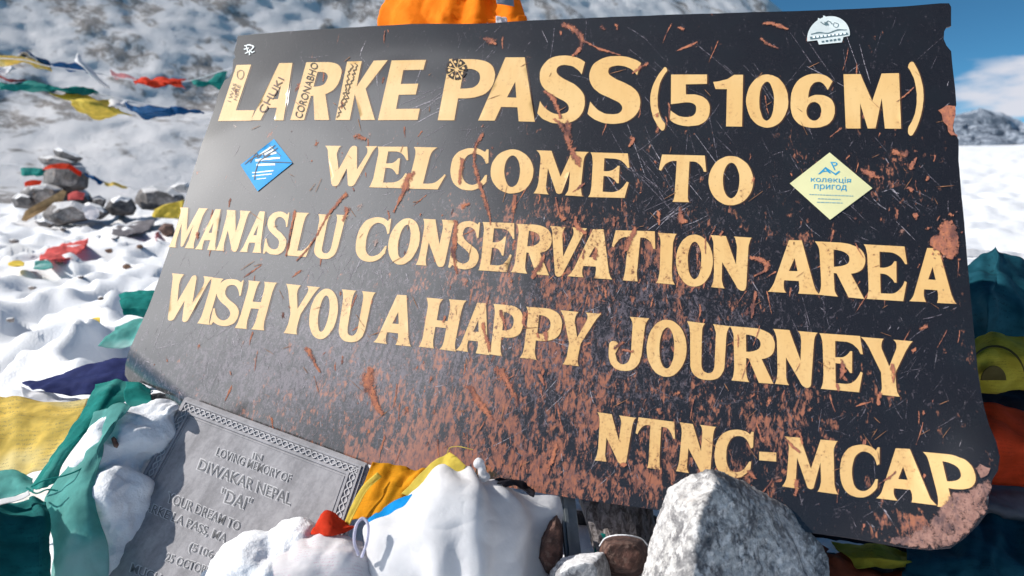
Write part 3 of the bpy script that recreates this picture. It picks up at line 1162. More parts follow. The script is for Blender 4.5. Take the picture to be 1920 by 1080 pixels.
SANS = {
    'A': "M0,0 L.31,1 L.71,1 L1,0 L.71,0 L.665,.22 L.37,.22 L.29,0 Z M.575,.62 L.455,.37 L.625,.37 Z",
    'E': "M0,0 L0,1 L1,1 L.97,.83 L.40,.83 L.40,.60 L.88,.60 L.86,.42 L.40,.42 L.40,.185 L1.02,.185 L1,0 Z",
    'K': "M0,0 L0,1 L.36,1 L.36,.56 L.66,1 L1,1 L.60,.53 L1,0 L.64,0 L.36,.44 L.36,0 Z",
    'L': "M0,0 L0,1 L.44,1 L.44,.19 L1,.19 L1,0 Z",
    'M': "M0,0 L0,1 L.31,1 L.50,.50 L.69,1 L1,1 L1,0 L.71,0 L.67,.55 L.54,0 L.40,0 L.28,.46 L.27,0 Z",
    'P': "M0,0 L0,1 L.5,1 Q1,1 1,.70 Q1,.37 .45,.36 L.32,.36 L.32,0 Z M.33,.84 L.46,.84 Q.70,.83 .70,.68 Q.70,.53 .46,.52 L.33,.52 Z",
    'R': "M0,0 L0,1 L.58,1 Q1,.99 1,.74 Q1,.50 .72,.45 L1,0 L.62,0 L.42,.42 L.36,.42 L.36,0 Z M.36,.83 L.48,.83 Q.66,.82 .66,.71 Q.66,.59 .48,.58 L.36,.58 Z",
    'S': "M1,.90 C.85,.98 .70,1.0 .52,1.0 C.2,1 .02,.88 .02,.70 C.02,.55 .15,.47 .42,.38 C.60,.32 .66,.28 .66,.23 C.66,.17 .58,.14 .46,.14 C.30,.14 .16,.20 .05,.33 L0,.15 C.15,.03 .30,0 .50,0 C.82,0 1,.14 1,.32 C1,.46 .88,.55 .62,.63 C.44,.69 .38,.73 .38,.78 C.38,.84 .46,.86 .56,.86 C.70,.86 .83,.82 .93,.72 Z",
    '(': "M.97,.97 Q.9,1.02 .80,1 Q0,.75 0,.48 Q.02,.2 .60,.02 Q.74,-.02 .83,.04 Q.88,.08 .83,.12 Q.42,.25 .42,.5 Q.45,.78 .97,.94 Z",
    ')': "M.10,.97 Q.22,1.03 .40,1 Q1,.78 1,.55 Q.98,.25 .36,.02 Q.2,-.02 .08,.03 Q.02,.08 .12,.13 Q.58,.28 .60,.52 Q.58,.78 .06,.93 Z",
    '5': "M.03,1 L.93,1 L.93,.81 L.40,.81 L.40,.61 L.52,.61 Q1,.60 1,.32 Q1,-.01 .45,-.01 Q.15,0 0,.12 L.02,.30 Q.2,.16 .42,.17 Q.66,.18 .66,.33 Q.66,.46 .40,.46 L.03,.42 Z",
    '1': "M.44,0 L.47,.72 L.08,.72 L0,.86 Q.45,.88 .70,1 L1,1 L.98,0 Z",
    '6': "M.95,.86 Q.8,1.0 .58,1.0 Q0,.98 0,.45 Q0,0 .5,0 Q1,0 1,.33 Q1,.61 .62,.61 Q.5,.61 .40,.55 Q.42,.84 .62,.85 Q.74,.86 .84,.70 Z",
}
SERIF_O = [ell(.5, .495, .5, .507, 48), ell(.505, .50, .185, .365, 36)]
SANS_0 = [ell(.5, .5, .5, .5, 48), ell(.485, .5, .175, .365, 36)]

# letter, then picture corners BL BR TR TL
LINES = [
    (SANS, [('L', 409, 227, 471, 227, 506, 121, 444, 122), ('A', 471, 226, 532, 226, 567, 119, 506, 119.5), ('R', 545, 226, 617, 225, 647, 117, 575, 117.5),
            ('K', 629, 225, 703, 225, 727, 113, 651, 116), ('E', 709, 225.5, 783, 225, 799, 112, 734, 113), ('P', 821, 226, 918, 226, 932, 112, 843, 111),
            ('A', 897, 226, 1003, 228.5, 1010, 108, 920, 108.5), ('S', 1007, 232, 1097, 232, 1097, 105, 1012, 105), ('S', 1101, 232.5, 1200, 232.5, 1202, 106, 1104, 106),
            ('(', 1219, 246, 1252, 246, 1252, 127, 1219, 127), ('5', 1256, 236, 1331, 236, 1331, 140, 1256, 141), ('1', 1337, 237, 1392, 238, 1393, 141, 1337, 141),
            ('0', 1399, 240, 1478, 240, 1478, 140.5, 1399, 140.5), ('6', 1482, 240, 1565, 240.5, 1565, 139, 1482, 139), ('M', 1585, 241.5, 1689, 242.6, 1685, 138, 1581, 140),
            (')', 1700, 256, 1731, 256, 1731, 118, 1700, 118)]),
    (SERIF, [('W', 605, 349, 685, 350, 704, 274, 610, 273), ('E', 692, 351, 761, 353.6, 768, 275.4, 708, 274.5), ('L', 758, 353.6, 828, 356, 850, 278, 776, 275.4),
             ('C', 844, 356, 914, 357.5, 917, 279, 846, 278), ('O', 919, 362, 1000, 363.5, 1001, 281, 921, 280), ('M', 1001, 363.5, 1094, 369, 1104, 285, 1005, 282),
             ('E', 1103, 370, 1177, 372, 1182, 288, 1107, 285.6), ('T', 1233, 378, 1320, 380, 1324, 292, 1239, 290), ('O', 1328, 383, 1412, 385, 1413, 294, 1329, 292)]),
    (SERIF, [('M', 315, 463, 363, 465.6, 390, 391, 337, 389), ('A', 365, 467, 404, 469.4, 428, 393, 389, 391.5), ('N', 404, 469.5, 447, 471.5, 470, 396, 425, 393.5),
             ('A', 449, 472, 490, 474.5, 512, 397, 471, 396), ('S', 493, 476, 534, 478, 546, 398.5, 505, 397), ('L', 536, 479, 578, 483, 598, 400, 552, 398.5),
             ('U', 583, 484, 632, 487, 653, 404, 597, 401.5), ('C', 662, 490, 722, 492, 735, 409, 676, 407), ('O', 722, 495, 779, 497, 795, 411, 737, 409),
             ('N', 780, 497, 837, 501, 856, 414, 794, 411), ('S', 841, 503, 896, 506, 904, 417, 857, 415), ('E', 897, 507, 955, 511.5, 969, 419, 905, 417),
             ('R', 958, 511, 1030, 517, 1037, 424, 969, 420), ('V', 1024, 517, 1092, 521, 1101, 429, 1032, 425), ('A', 1064, 518.5, 1148, 525, 1162, 431.5, 1080, 429),
             ('T', 1142, 525, 1221, 530, 1230, 434.5, 1152, 432), ('I', 1230, 531, 1265, 534.5, 1269, 439, 1233, 436.5), ('O', 1267, 536, 1336, 538, 1337, 441, 1268, 439.5),
             ('N', 1333, 539, 1404, 545, 1410, 446, 1332, 441), ('A', 1439, 547, 1536, 553, 1539, 452, 1442, 449), ('R', 1534, 553, 1620, 561, 1623, 458, 1528, 453),
             ('E', 1624, 561, 1699, 566, 1701, 463, 1619, 458.5), ('A', 1704, 565, 1792.5, 571, 1792, 468, 1704, 464)]),
    (SERIF, [('W', 299, 600, 370, 606, 396, 519, 322, 512), ('I', 370, 606, 393, 609, 419, 522.5, 395, 520), ('S', 393, 609, 443, 612, 461, 525, 411, 523),
             ('H', 440, 615, 496, 620, 520, 530.6, 466, 526), ('Y', 513, 622, 577, 630, 601, 539, 537, 532.5), ('O', 574, 633, 626, 637, 641, 544, 589, 540),
             ('U', 629, 639, 684, 643, 705, 549, 642, 543.5), ('A', 700, 642, 771, 650, 789, 556, 718, 551), ('H', 785, 650, 855, 659, 875, 564, 800, 558.5),
             ('A', 855, 657, 918, 666, 935, 570.5, 871, 566), ('P', 915, 664, 976, 674, 984, 575, 925, 570), ('P', 975, 671, 1047, 680, 1057, 581, 987, 575.5),
             ('Y', 1033, 680, 1108, 690, 1128, 589, 1051, 582), ('J', 1139, 692, 1206, 698, 1218, 597, 1143, 592), ('O', 1211, 704, 1286, 707, 1289, 602, 1214, 598),
             ('U', 1289, 709, 1362, 714, 1369, 612, 1288, 602.5), ('R', 1371, 713, 1450, 720, 1454, 618, 1368, 611.5), ('N', 1453, 719.5, 1526, 727, 1533, 624, 1449, 616.5),
             ('E', 1539, 729, 1617, 736, 1618, 631, 1536, 625), ('Y', 1619, 737, 1716, 747, 1711, 640.6, 1614, 632)]),
    (SERIF, [('N', 1115, 863.5, 1178, 871, 1193, 783.5, 1120, 773), ('T', 1190, 874, 1261, 884, 1266, 791, 1195, 782.5), ('N', 1267, 883, 1336, 893, 1343, 800.5, 1274, 791.5),
             ('C', 1338, 893, 1408, 898, 1414, 808, 1342, 804), ('-', 1423.5, 863, 1455.6, 865.5, 1455.6, 848.5, 1423.5, 846.5), ('M', 1467, 912, 1572, 927, 1571, 827, 1470, 818),
             ('C', 1575, 930, 1646, 934, 1650, 837, 1575, 832), ('A', 1642, 934, 1751, 948, 1745, 845, 1637, 838), ('P', 1751.5, 950, 1832, 962, 1812, 858, 1729, 847.5)]),
]
WORDS = []
for (tab, letters), cuts in zip(LINES, ((5, 4, 7), (7, 2), (7, 12, 4), (4, 3, 1, 5, 7), (9,))):
    i0 = 0
    for c_ in cuts:
        WORDS.append((tab, letters[i0:i0 + c_]))
        i0 += c_
for tab, letters in WORDS:
    V, Fc, MI = [], [], []
    for ch, *c in letters:
        Q = [(c[0], c[1]), (c[2], c[3]), (c[4], c[5]), (c[6], c[7])]
        if ch == 'O': polys = SERIF_O
        elif ch == '0': polys = SANS_0
        else: polys = parse(tab[ch])
        if ch == '6': polys = polys + [ell(.53, .305, .17, .175, 28)]
        jit = rnd.uniform(0, 99)
        pp = []
        for pl in polys:
            o = []
            for u, v in pl:
                x, y = quadmap(Q, u, v)
                x += 0.7 * mnoise.noise(Vector((x / 9, y / 9, jit)))
                y += 0.7 * mnoise.noise(Vector((x / 9, y / 9, jit + 5)))
                o.append((x, y))
            pp.append(o)
        for layer, off, dx, dy in ((1, 0.0002, 3.0, 0.6), (0, 0.0006, 0, 0)):
            loc = [[tuple(BOARD.loc(x + dx, y + dy)) for x, y in pl] for pl in pp]
            v2, f2 = fill(loc, 0.008)
            s = len(V)
            V += [(x, y, zbend(x, y) + off) for x, y in v2]
            Fc += [tuple(i + s for i in f) for f in f2]
            MI += [layer] * len(f2)
    o = link_mesh('lettering', V, Fc, [PAINT, SHADE], sign, True, MI)
    px_attr(o, wear, 'wear')


# ------------------------------------------------------------------ marks on the sign: strokes, blobs, text
class Marks:
    def __init__(s):
        s.v, s.f, s.m, s.a = [], [], [], []

    def ribbon(s, pts, off, mi=0, noise_=0.0, seed=0, sub=4, plane=None):
        """pts: (px, py, width px)"""
        P3 = [np.array(p, float) for p in pts]
        n = max(1, sub * (len(P3) - 1))
        c = [catmull(P3, i / n) for i in range(n + 1)] if len(P3) > 2 else [P3[0] + (P3[1] - P3[0]) * i / n for i in range(n + 1)]
        L, R = [], []
        for i, p in enumerate(c):
            t = c[min(i + 1, n)] - c[max(i - 1, 0)]
            l_ = math.hypot(t[0], t[1]) + 1e-9
            nx, ny = -t[1] / l_, t[0] / l_
            w = max(0.12, p[2] * 0.5)
            w1 = w * (1 + noise_ * mnoise.noise(Vector((p[0] / 5, p[1] / 5, seed)))) + noise_ * 1.2 * mnoise.noise(Vector((p[0] / 2.5, p[1] / 2.5, seed)))
            w2 = w * (1 + noise_ * mnoise.noise(Vector((p[0] / 5, p[1] / 5, seed + 7)))) + noise_ * 1.2 * mnoise.noise(Vector((p[0] / 2.5, p[1] / 2.5, seed + 7)))
            L.append((p[0] + nx * max(w1, .1), p[1] + ny * max(w1, .1)))
            R.append((p[0] - nx * max(w2, .1), p[1] - ny * max(w2, .1)))
        b = len(s.v)
        k = n + 1
        s.v += on_board(L, off) + on_board([(p[0], p[1]) for p in c], off) + on_board(R, off)
        s.a += [0.0] * k + [1.0 if 0 < i < n else 0.0 for i in range(k)] + [0.0] * k
        for i in range(n):
            for q_ in (0, k):
                s.f.append((b + q_ + i, b + q_ + i + 1, b + q_ + k + i + 1, b + q_ + k + i))
                s.m.append(mi)

    def poly(s, polys, off, mi=0, grid=None):
        loc = [[tuple(BOARD.loc(*p)) for p in pl] for pl in polys]
        v2, f2 = fill(loc, grid)
        b = len(s.v)
        s.v += [(x, y, zbend(x, y) + off) for x, y in v2]
        nb = sum(len(l_) for l_ in loc)
        s.a += [0.0 if (grid and i < nb) else 1.0 for i in range(len(v2))]
        s.f += [tuple(i + b for i in f) for f in f2]
        s.m += [mi] * len(f2)

    def blob(s, cx, cy, rx, ry, rot, off, mi, seed, rough=0.5, n=18):
        o = []
        for k in range(n):
            t = k / n * math.tau
            r = 1 + rough * mnoise.noise(Vector((math.cos(t) * 1.6 + seed, math.sin(t) * 1.6, seed * .37))) + rough * 0.6 * mnoise.noise(Vector((math.cos(t) * 4 + seed, math.sin(t) * 4, 3)))
            x, y = rx * r * math.cos(t), ry * r * math.sin(t)
            o.append((cx + x * math.cos(rot) - y * math.sin(rot), cy + x * math.sin(rot) + y * math.cos(rot)))
        b = len(s.v)
        s.v += on_board([(cx, cy)] + o, off)
        s.a += [1.0] + [0.0] * n
        for k in range(n):
            s.f.append((b, b + 1 + (k + 1) % n, b + 1 + k))
            s.m.append(mi)

    def text(s, body, Q, off, mi=0, offset=0.0):
        v, f = font_shape(body, offset)
        b = len(s.v)
        s.v += on_board([quadmap(Q, u, w) for u, w in v], off)
        s.a += [1.0] * len(v)
        s.f += [tuple(i + b for i in q_) for q_ in f]
        s.m += [mi] * len(f)

    def done(s, name, mats, parent, kind=None):
        o = link_mesh(name, s.v, s.f, mats, parent, True, s.m)
        o.data.attributes.new('core', 'FLOAT', 'POINT').data.foreach_set('value', s.a)
        if kind: o['kind'] = kind
        return o


# scratches
S = Marks()
in_plate = lambda x, y: (y > 60 + (446 - x) * 0.04) and x > 460 - (y - 68) * 0.335 and x < 1775 + (y - 10) * 0.08 and y < 850 + (x - 600) * 0.145 and x < 1850 - max(0, y - 780) * 0.75
cnt = 0
while cnt < 1150:
    x, y = rnd.uniform(240, 1840), rnd.uniform(30, 1010)
    if not in_plate(x, y): continue
    dens = 0.28 + 0.45 * scuff(x, y) + 0.35 * wear(x, y)
    if x < 640 and y < 420: dens *= 0.35
    if rnd.random() > dens: continue
    cnt += 1
    u = rnd.random()
    ang = math.radians(rnd.gauss(118, 16) if u < 0.42 else rnd.gauss(62, 16) if u < 0.62 else rnd.gauss(150, 12) if u < 0.76 else rnd.uniform(0, 180))
    L = min(95, rnd.expovariate(1 / 20.0) + 5)
    w = rnd.choice((0.7, 0.9, 1.0, 1.3, 1.7)) * (1.5 if L < 12 else 1)
    if x > 1100 and y < 480 and rnd.random() < .45: continue
    dx, dy = math.cos(ang) * L / 2, math.sin(ang) * L / 2
    if not (in_plate(x - dx, y - dy) and in_plate(x + dx, y + dy)): continue
    bend = rnd.gauss(0, 0.06) * L
    S.ribbon([(x - dx, y - dy, w * .5), (x - dy / L * bend, y + dx / L * bend, w), (x + dx, y + dy, w * .4)], 0.0004, 1 if rnd.random() < 0.16 else 0, 0.5, cnt, 3)
# dense scuffed clusters and the long fine score marks seen across the middle
for (cx, cy, ang, n, spread, L0) in ((820, 190, -28, 14, 55, 90), (1190, 330, 52, 16, 80, 110), (1270, 400, -30, 16, 60, 70), (1060, 480, 60, 26, 90, 26), (620, 470, -62, 24, 75, 38),
                                      (1250, 300, 60, 12, 90, 120), (1660, 380, 40, 22, 80, 40), (1060, 640, -4, 22, 45, 46), (980, 770, -35, 10, 100, 90), (560, 700, 70, 60, 160, 16),
                                      (420, 690, 75, 60, 130, 14), (760, 720, 75, 70, 180, 18), (1100, 820, 80, 70, 200, 16), (1420, 600, 62, 14, 120, 80), (690, 560, 70, 40, 120, 20),
                                      (1350, 100, 35, 14, 120, 60), (1500, 150, 58, 8, 100, 110), (800, 560, 65, 40, 150, 20), (1150, 560, 80, 50, 160, 18)):
    for k in range(n):
        x, y = cx + rnd.gauss(0, spread * .6), cy + rnd.gauss(0, spread * .38)
        a = math.radians(ang + rnd.gauss(0, 9))
        L = L0 * rnd.uniform(.4, 1.3)
        dx, dy = math.cos(a) * L / 2, math.sin(a) * L / 2
        if in_plate(x - dx, y - dy) and in_plate(x + dx, y + dy):
            S.ribbon([(x - dx, y - dy, .6), (x, y + rnd.gauss(0, 1.5), rnd.uniform(.9, 1.9)), (x + dx, y + dy, .5)], 0.0004, 1 if rnd.random() < 0.2 else 0, 0.5, k, 3)
# score marks that cut through the lettering
for k in range(120):
    x, y = rnd.uniform(400, 1780), rnd.uniform(110, 900)
    if not in_plate(x, y): continue
    a = rnd.choice((-30, -25, 60, 40, 100, 150)) + rnd.gauss(0, 12)
    a = math.radians(a)
    L = rnd.uniform(5, 34)
    dx, dy = math.cos(a) * L / 2, math.sin(a) * L / 2
    if in_plate(x - dx, y - dy) and in_plate(x + dx, y + dy):
        S.ribbon([(x - dx, y - dy, .4), (x, y, rnd.uniform(.7, 1.3)), (x + dx, y + dy, .4)], 0.0012, 2, 0.6, k, 3)
S.done('scratch', [SCR, SCRW, SCRB], sign, 'stuff')

# rust where the paint has gone
R_ = Marks()
RIB = [
    [(1052, 46, 12), (1076, 55, 16), (1092, 75, 12), (1086, 94, 9), (1072, 108, 6)], [(1092, 76, 5), (1122, 92, 6), (1142, 98, 5), (1166, 106, 3)],
    [(1019, 170, 8), (1036, 185, 13), (1046, 206, 9), (1053, 225, 9)], [(1036, 222, 4), (1053, 236, 12), (1064, 260, 13), (1071, 282, 14), (1083, 304, 16), (1087, 314, 3)],
    [(907, 250, 8), (895, 268, 8), (889, 292, 8), (892, 320, 9), (902, 352, 10), (912, 384, 10), (919, 408, 6), (920, 424, 4)], [(868, 296, 14), (864, 320, 9), (861, 347, 7)],
    [(779, 322, 6), (764, 338, 18), (758, 358, 13), (750, 374, 7), (738, 400, 5)], [(652, 360, 12), (632, 383, 7), (612, 408, 6), (595, 440, 5), (575, 470, 4), (556, 490, 3)],
    [(652, 388, 13), (647, 405, 9), (643, 416, 4)], [(555, 392, 8), (546, 430, 5), (540, 465, 5), (536, 482, 4)],
    [(1274, 388, 3), (1276, 404, 14), (1280, 420, 23)], [(1404, 483, 6), (1425, 487, 12), (1437, 497, 16), (1433, 510, 5)], [(1417, 545, 6), (1413, 568, 10), (1408, 600, 5)],
    [(1612, 318, 6), (1628, 326, 15), (1650, 336, 10)], [(855, 412, 14), (854, 440, 10), (850, 470, 14), (854, 500, 8), (858, 514, 5)], [(1022, 478, 6), (1013, 498, 12), (1002, 515, 12), (998, 524, 4)],
    [(1118, 464, 6), (1117, 478, 13), (1114, 488, 8)], [(1096, 468, 5), (1092, 488, 5)], [(1190, 424, 12), (1186, 442, 12), (1177, 460, 18), (1174, 472, 8)],
    [(938, 580, 10), (943, 598, 8), (950, 620, 6)], [(985, 585, 7), (983, 605, 10), (988, 615, 6)], [(1022, 622, 16), (1024, 634, 8), (1024, 640, 3)], [(1008, 624, 7), (1010, 635, 4)],
    [(906, 604, 6), (909, 625, 9), (916, 645, 8), (918, 660, 6)], [(835, 592, 5), (831, 605, 4)], [(1672, 682, 8), (1675, 700, 14), (1674, 719, 4)], [(1577, 672, 10), (1580, 690, 13), (1574, 712, 7)],
    [(1570, 719, 9), (1571, 734, 5)], [(1650, 735, 7), (1646, 752, 10), (1648, 760, 6)], [(1479, 814, 15), (1498, 812, 10), (1505, 835, 6)], [(1493, 898, 10), (1494, 915, 16), (1490, 930, 7)],
    [(1428, 45, 6), (1452, 47, 9), (1478, 57, 6)], [(906, 72, 6), (920, 78, 15), (932, 84, 6)], [(1424, 72, 9), (1440, 84, 8), (1460, 92, 4)], [(1135, 58, 6), (1126, 50, 10)], [(1155, 45, 8), (1158, 58, 5)],
    [(1270, 52, 4), (1284, 57, 8)], [(1230, 214, 14), (1234, 220, 9)], [(1184, 140, 3), (1202, 127, 10), (1216, 119, 4)], [(1180, 258, 6), (1188, 262, 10), (1178, 276, 3)],
    [(1670, 285, 12), (1695, 290, 14), (1700, 282, 6)], [(1706, 320, 14), (1712, 306, 9), (1718, 296, 3)], [(1741, 332, 8), (1735, 340, 6)], [(1700, 352, 10), (1712, 358, 8)], [(1712, 408, 14), (1720, 402, 8)],
    [(940, 690, 26), (950, 715, 16), (968, 748, 9), (972, 765, 4)], [(700, 690, 24), (690, 715, 30), (700, 750, 18), (720, 780, 8)], [(575, 650, 14), (590, 680, 9), (602, 700, 4)], [(876, 720, 12), (900, 755, 16), (925, 790, 9)],
    [(1010, 700, 10), (1022, 725, 5)], [(1170, 640, 10), (1150, 655, 8)], [(1190, 660, 8), (1165, 656, 6)], [(1045, 830, 12), (1035, 860, 10), (1025, 890, 5)], [(1235, 765, 12), (1237, 778, 8)], [(1165, 868, 14), (1172, 876, 12)],
    [(675, 252, 4), (668, 256, 12), (688, 262, 9)], [(1400, 880, 12), (1420, 900, 6)], [(1080, 405, 6), (1082, 425, 12), (1100, 440, 8)], [(1042, 370, 4), (1048, 400, 5), (1060, 415, 12)],
    [(1152, 405, 9), (1150, 425, 5)], [(1235, 395, 9), (1236, 425, 5)], [(865, 388, 10), (882, 382, 6)], [(966, 365, 10), (962, 402, 12)], [(1355, 432, 8), (1350, 444, 7)], [(1410, 520, 4), (1440, 505, 4)],
    [(1740, 612, 10), (1722, 618, 7)], [(1472, 822, 5), (1500, 850, 7)],
]
for k, r in enumerate(RIB):
    R_.ribbon(r, 0.00125 + 0.00001 * (k % 7), 0, 0.55, k * 3.3, 7)
for k in range(420):
    x, y = rnd.uniform(330, 1800), rnd.uniform(60, 990)
    if not in_plate(x, y) or rnd.random() > 0.15 + 0.75 * wear(x, y): continue
    L = rnd.uniform(8, 48)
    a = math.radians(rnd.gauss(97, 14) if rnd.random() < .7 else rnd.gauss(125, 20))
    dx, dy = math.cos(a) * L / 2, math.sin(a) * L / 2
    if not (in_plate(x - dx, y - dy) and in_plate(x + dx, y + dy)): continue
    w = rnd.uniform(1.4, 5.0)
    R_.ribbon([(x - dx, y - dy, w), (x + rnd.gauss(0, .8), y, w * rnd.uniform(.7, 1.3)), (x + dx, y + dy, w * .4)], 0.0005 if rnd.random() < .9 else 0.0011, 0, 0.6, k * 2.1, 5)
for k in range(430):
    x, y = rnd.uniform(260, 1830), rnd.uniform(40, 1005)
    if not in_plate(x, y) or rnd.random() > 0.12 + 0.9 * wear(x, y): continue
    rr = min(9, 1.4 + rnd.expovariate(1 / 1.9))
    R_.blob(x, y, rr * rnd.uniform(.5, .9), rr * rnd.uniform(1, 1.9), rnd.gauss(0.15, 0.35), 0.00045 if rnd.random() < 0.8 else 0.0012, 0 if rnd.random() < 0.75 else 1, k * 1.7, 0.8)
# large bare corner, the cluster by the last A and the corroded right edge
R_.poly([ragged([(1757, 948), (1768, 930), (1782, 921), (1800, 922), (1818, 910), (1840, 898), (1846, 905), (1841, 932), (1837, 960), (1820, 982), (1793, 1008), (1770, 1024), (1737, 1028), (1694, 1024), (1640, 1014), (1690, 1003), (1722, 986), (1750, 964)], 5, 5, 4)], 0.00135, 1, 0.006)
R_.poly([ragged([(1818, 880), (1826, 872), (1844, 880), (1838, 893), (1828, 898)], 3, 4, 6)], 0.0014, 1)
R_.poly([ragged([(1741, 464), (1752, 440), (1768, 415), (1782, 406), (1792, 432), (1796, 470), (1786, 488), (1766, 478)], 9, 4, 8)], 0.00135, 0, 0.006)
R_.poly([ragged([(1758, 208), (1774, 199), (1790, 200), (1788, 224), (1786, 240), (1790, 252), (1794, 260), (1780, 252), (1770, 232)], 6, 4, 2)], 0.00135, 0)
for k in range(60):
    R_.blob(rnd.gauss(1768, 18), rnd.gauss(452, 26), rnd.uniform(1, 4), rnd.uniform(1, 5), rnd.uniform(0, 3), 0.00145, rnd.choice((0, 1)), k + 300, 0.7, 12)
R_.done('rust_patch', [RUSTM, RUSTP], sign, 'stuff')

# stickers
ST_Y = plain('yellow_sticker_vinyl', (0.66, 0.64, 0.36), 0.6, 0.3, 0.06, 12)
ST_B = plain('blue_sticker_vinyl', (0.005, 0.33, 0.72), 0.6, 0.25, 0.08, 20)
ST_W = plain('pale_sticker_vinyl', (0.62, 0.68, 0.68), 0.5, 0.4, 0.1, 40)
INK_B = plain('blue_print', (0.02, 0.30, 0.55), 0.5)
INK_G = plain('grey_blue_print', (0.20, 0.36, 0.42), 0.5)
INK_D = plain('dark_slate_print', (0.10, 0.16, 0.18), 0.5)
INK_W = plain('white_print', (0.8, 0.86, 0.88), 0.5)
PEN = plain('black_marker', (0.03, 0.02, 0.02), 0.5)
PENB = plain('brown_marker', (0.09, 0.035, 0.02), 0.5)

m = Marks()
m.poly([[(1480.5, 345), (1555, 287), (1635, 354), (1556, 413)]], 0.0015, 0, 0.01)
sy_ = m.done('sticker', [ST_Y], sign)
sy_['label'] = 'pale yellow diamond sticker with blue lettering'
m = Marks()
m.text('A', [(1533, 328), (1558, 326), (1552, 314), (1543, 315)], 0.0019)
m.text('L', [(1566, 330), (1575, 323), (1552, 312), (1547, 316)], 0.0019)
m.text('P', [(1564, 321), (1571, 316), (1569, 305), (1556, 305)], 0.0019)
m.text('колекція', [(1519.5, 344), (1594.5, 346.5), (1595, 334), (1520, 332)], 0.0019)
m.text('пригод', [(1525.5, 358.5), (1586.5, 361), (1587.5, 348.5), (1526, 346.5)], 0.0019)
for a, b, y, y2 in ((1517, 1599, 366, 369), (1533, 1577, 374, 375.5), (1531, 1579, 380.5, 382)):
    x = a
    while x < b - 2:
        w = rnd.uniform(3, 8)
        yy = y + (y2 - y) * (x - a) / (b - a)
        m.ribbon([(x, yy, 1.5), (min(x + w, b), yy, 1.5)], 0.0019, 1, 0, 0, 1)
        x += w + 1.2
o = m.done('print', [INK_B, INK_G], sy_)

m = Marks()
m.poly([[(451.7, 310), (514.4, 261.4), (549.4, 306), (483.8, 359.4)]], 0.0015, 0, 0.01)
sb_ = m.done('sticker', [ST_B], sign)
sb_['label'] = 'bright blue diamond sticker scribbled over in pen'
m = Marks()
for r in ([(488, 292, 4), (503, 282, 5), (512, 276, 4)], [(496, 291, 3), (514, 282, 4)], [(505, 291, 3), (519, 287, 4)], [(480, 302, 5), (500, 299, 4), (526, 297, 4)], [(482, 310, 4), (517, 309, 4)],
          [(474, 325, 2.4), (514, 321, 2.4)], [(474, 331, 2.2), (511, 327, 2.2)], [(482, 337, 1.8), (500, 335, 1.8)]):
    m.ribbon(r, 0.0019, 0, 0.4, r[0][0], 4)
for r in ([(460, 309, 1.4), (475, 297, 1.5), (500, 286, 1.5), (517, 273, 1.4)], [(470, 306, 1.4), (482, 287, 1.4), (484, 297, 1.4), (495, 288, 1.4), (497, 296, 1.4), (508, 291, 1.2)],
          [(478, 338, 1.6), (481, 320, 1.5), (488, 303, 1.6), (498, 296, 1.6), (522, 278, 1.2)], [(492, 304, 1.2), (520, 305, 1.3), (549, 306, 1.2)], [(505, 272, 1), (528, 294, 1.1)]):
    m.ribbon(r, 0.0022, 1, 0.2, r[0][1], 5)
m.done('print', [INK_W, PEN], sb_)

m = Marks()
dome = [(1553 - 40 * math.cos(t), 74 - 4 * (1 - math.cos(t)) - 38 * math.sin(t)) for t in np.linspace(0, math.pi, 26)]
m.poly([dome + [(1592, 69), (1581, 71), (1578, 81), (1535, 85), (1532, 77), (1513, 79)]], 0.0015, 0)
for a in ((1546, 36, 5), (1557, 38, 4.5), (1536, 40, 4)):
    m.blob(a[0], a[1], a[2], a[2], 0, 0.0016, 0, a[0], 0.5)
sw_ = m.done('sticker', [ST_W], sign)
sw_['label'] = 'small white dome shaped sticker near the top right'
m = Marks()
m.poly([[(1518, 71), (1588, 63), (1590, 67), (1519, 76)]], 0.0019, 1)
for k in range(9):
    x = 1523 + k * 7.2
    m.ribbon([(x, 72 - k * .85, 3.2), (x + 4.4, 71.3 - k * .85, 3.2)], 0.0022, 0, 0.5, k, 2)
m.ribbon([(1520, 66, 1.6), (1535, 63, 2.2), (1552, 64, 1.5), (1570, 58, 2.2), (1587, 58, 1.4)], 0.0019, 1, 0.5, 4, 4)
m.ribbon([(1538, 43, 1.6), (1546, 48, 2), (1552, 41, 1.4), (1560, 47, 2)], 0.0019, 1, 0.4, 4, 4)
m.blob(1549, 47, 4, 3.4, .4, 0.0020, 1, 4.4, .7)
m.ribbon([(1563, 44, 1), (1571, 47, 1.2), (1569, 53, 1), (1562, 51, 1), (1563, 45, 1)], 0.0019, 1, 0.2, 2, 4)
for k in range(5):
    m.ribbon([(1540 + k * 7.5, 80 - k, 3.4), (1545 + k * 7.5, 79.5 - k, 3.4)], 0.0019, 1, 0.5, k, 2)
m.done('print', [INK_W, INK_D], sw_)

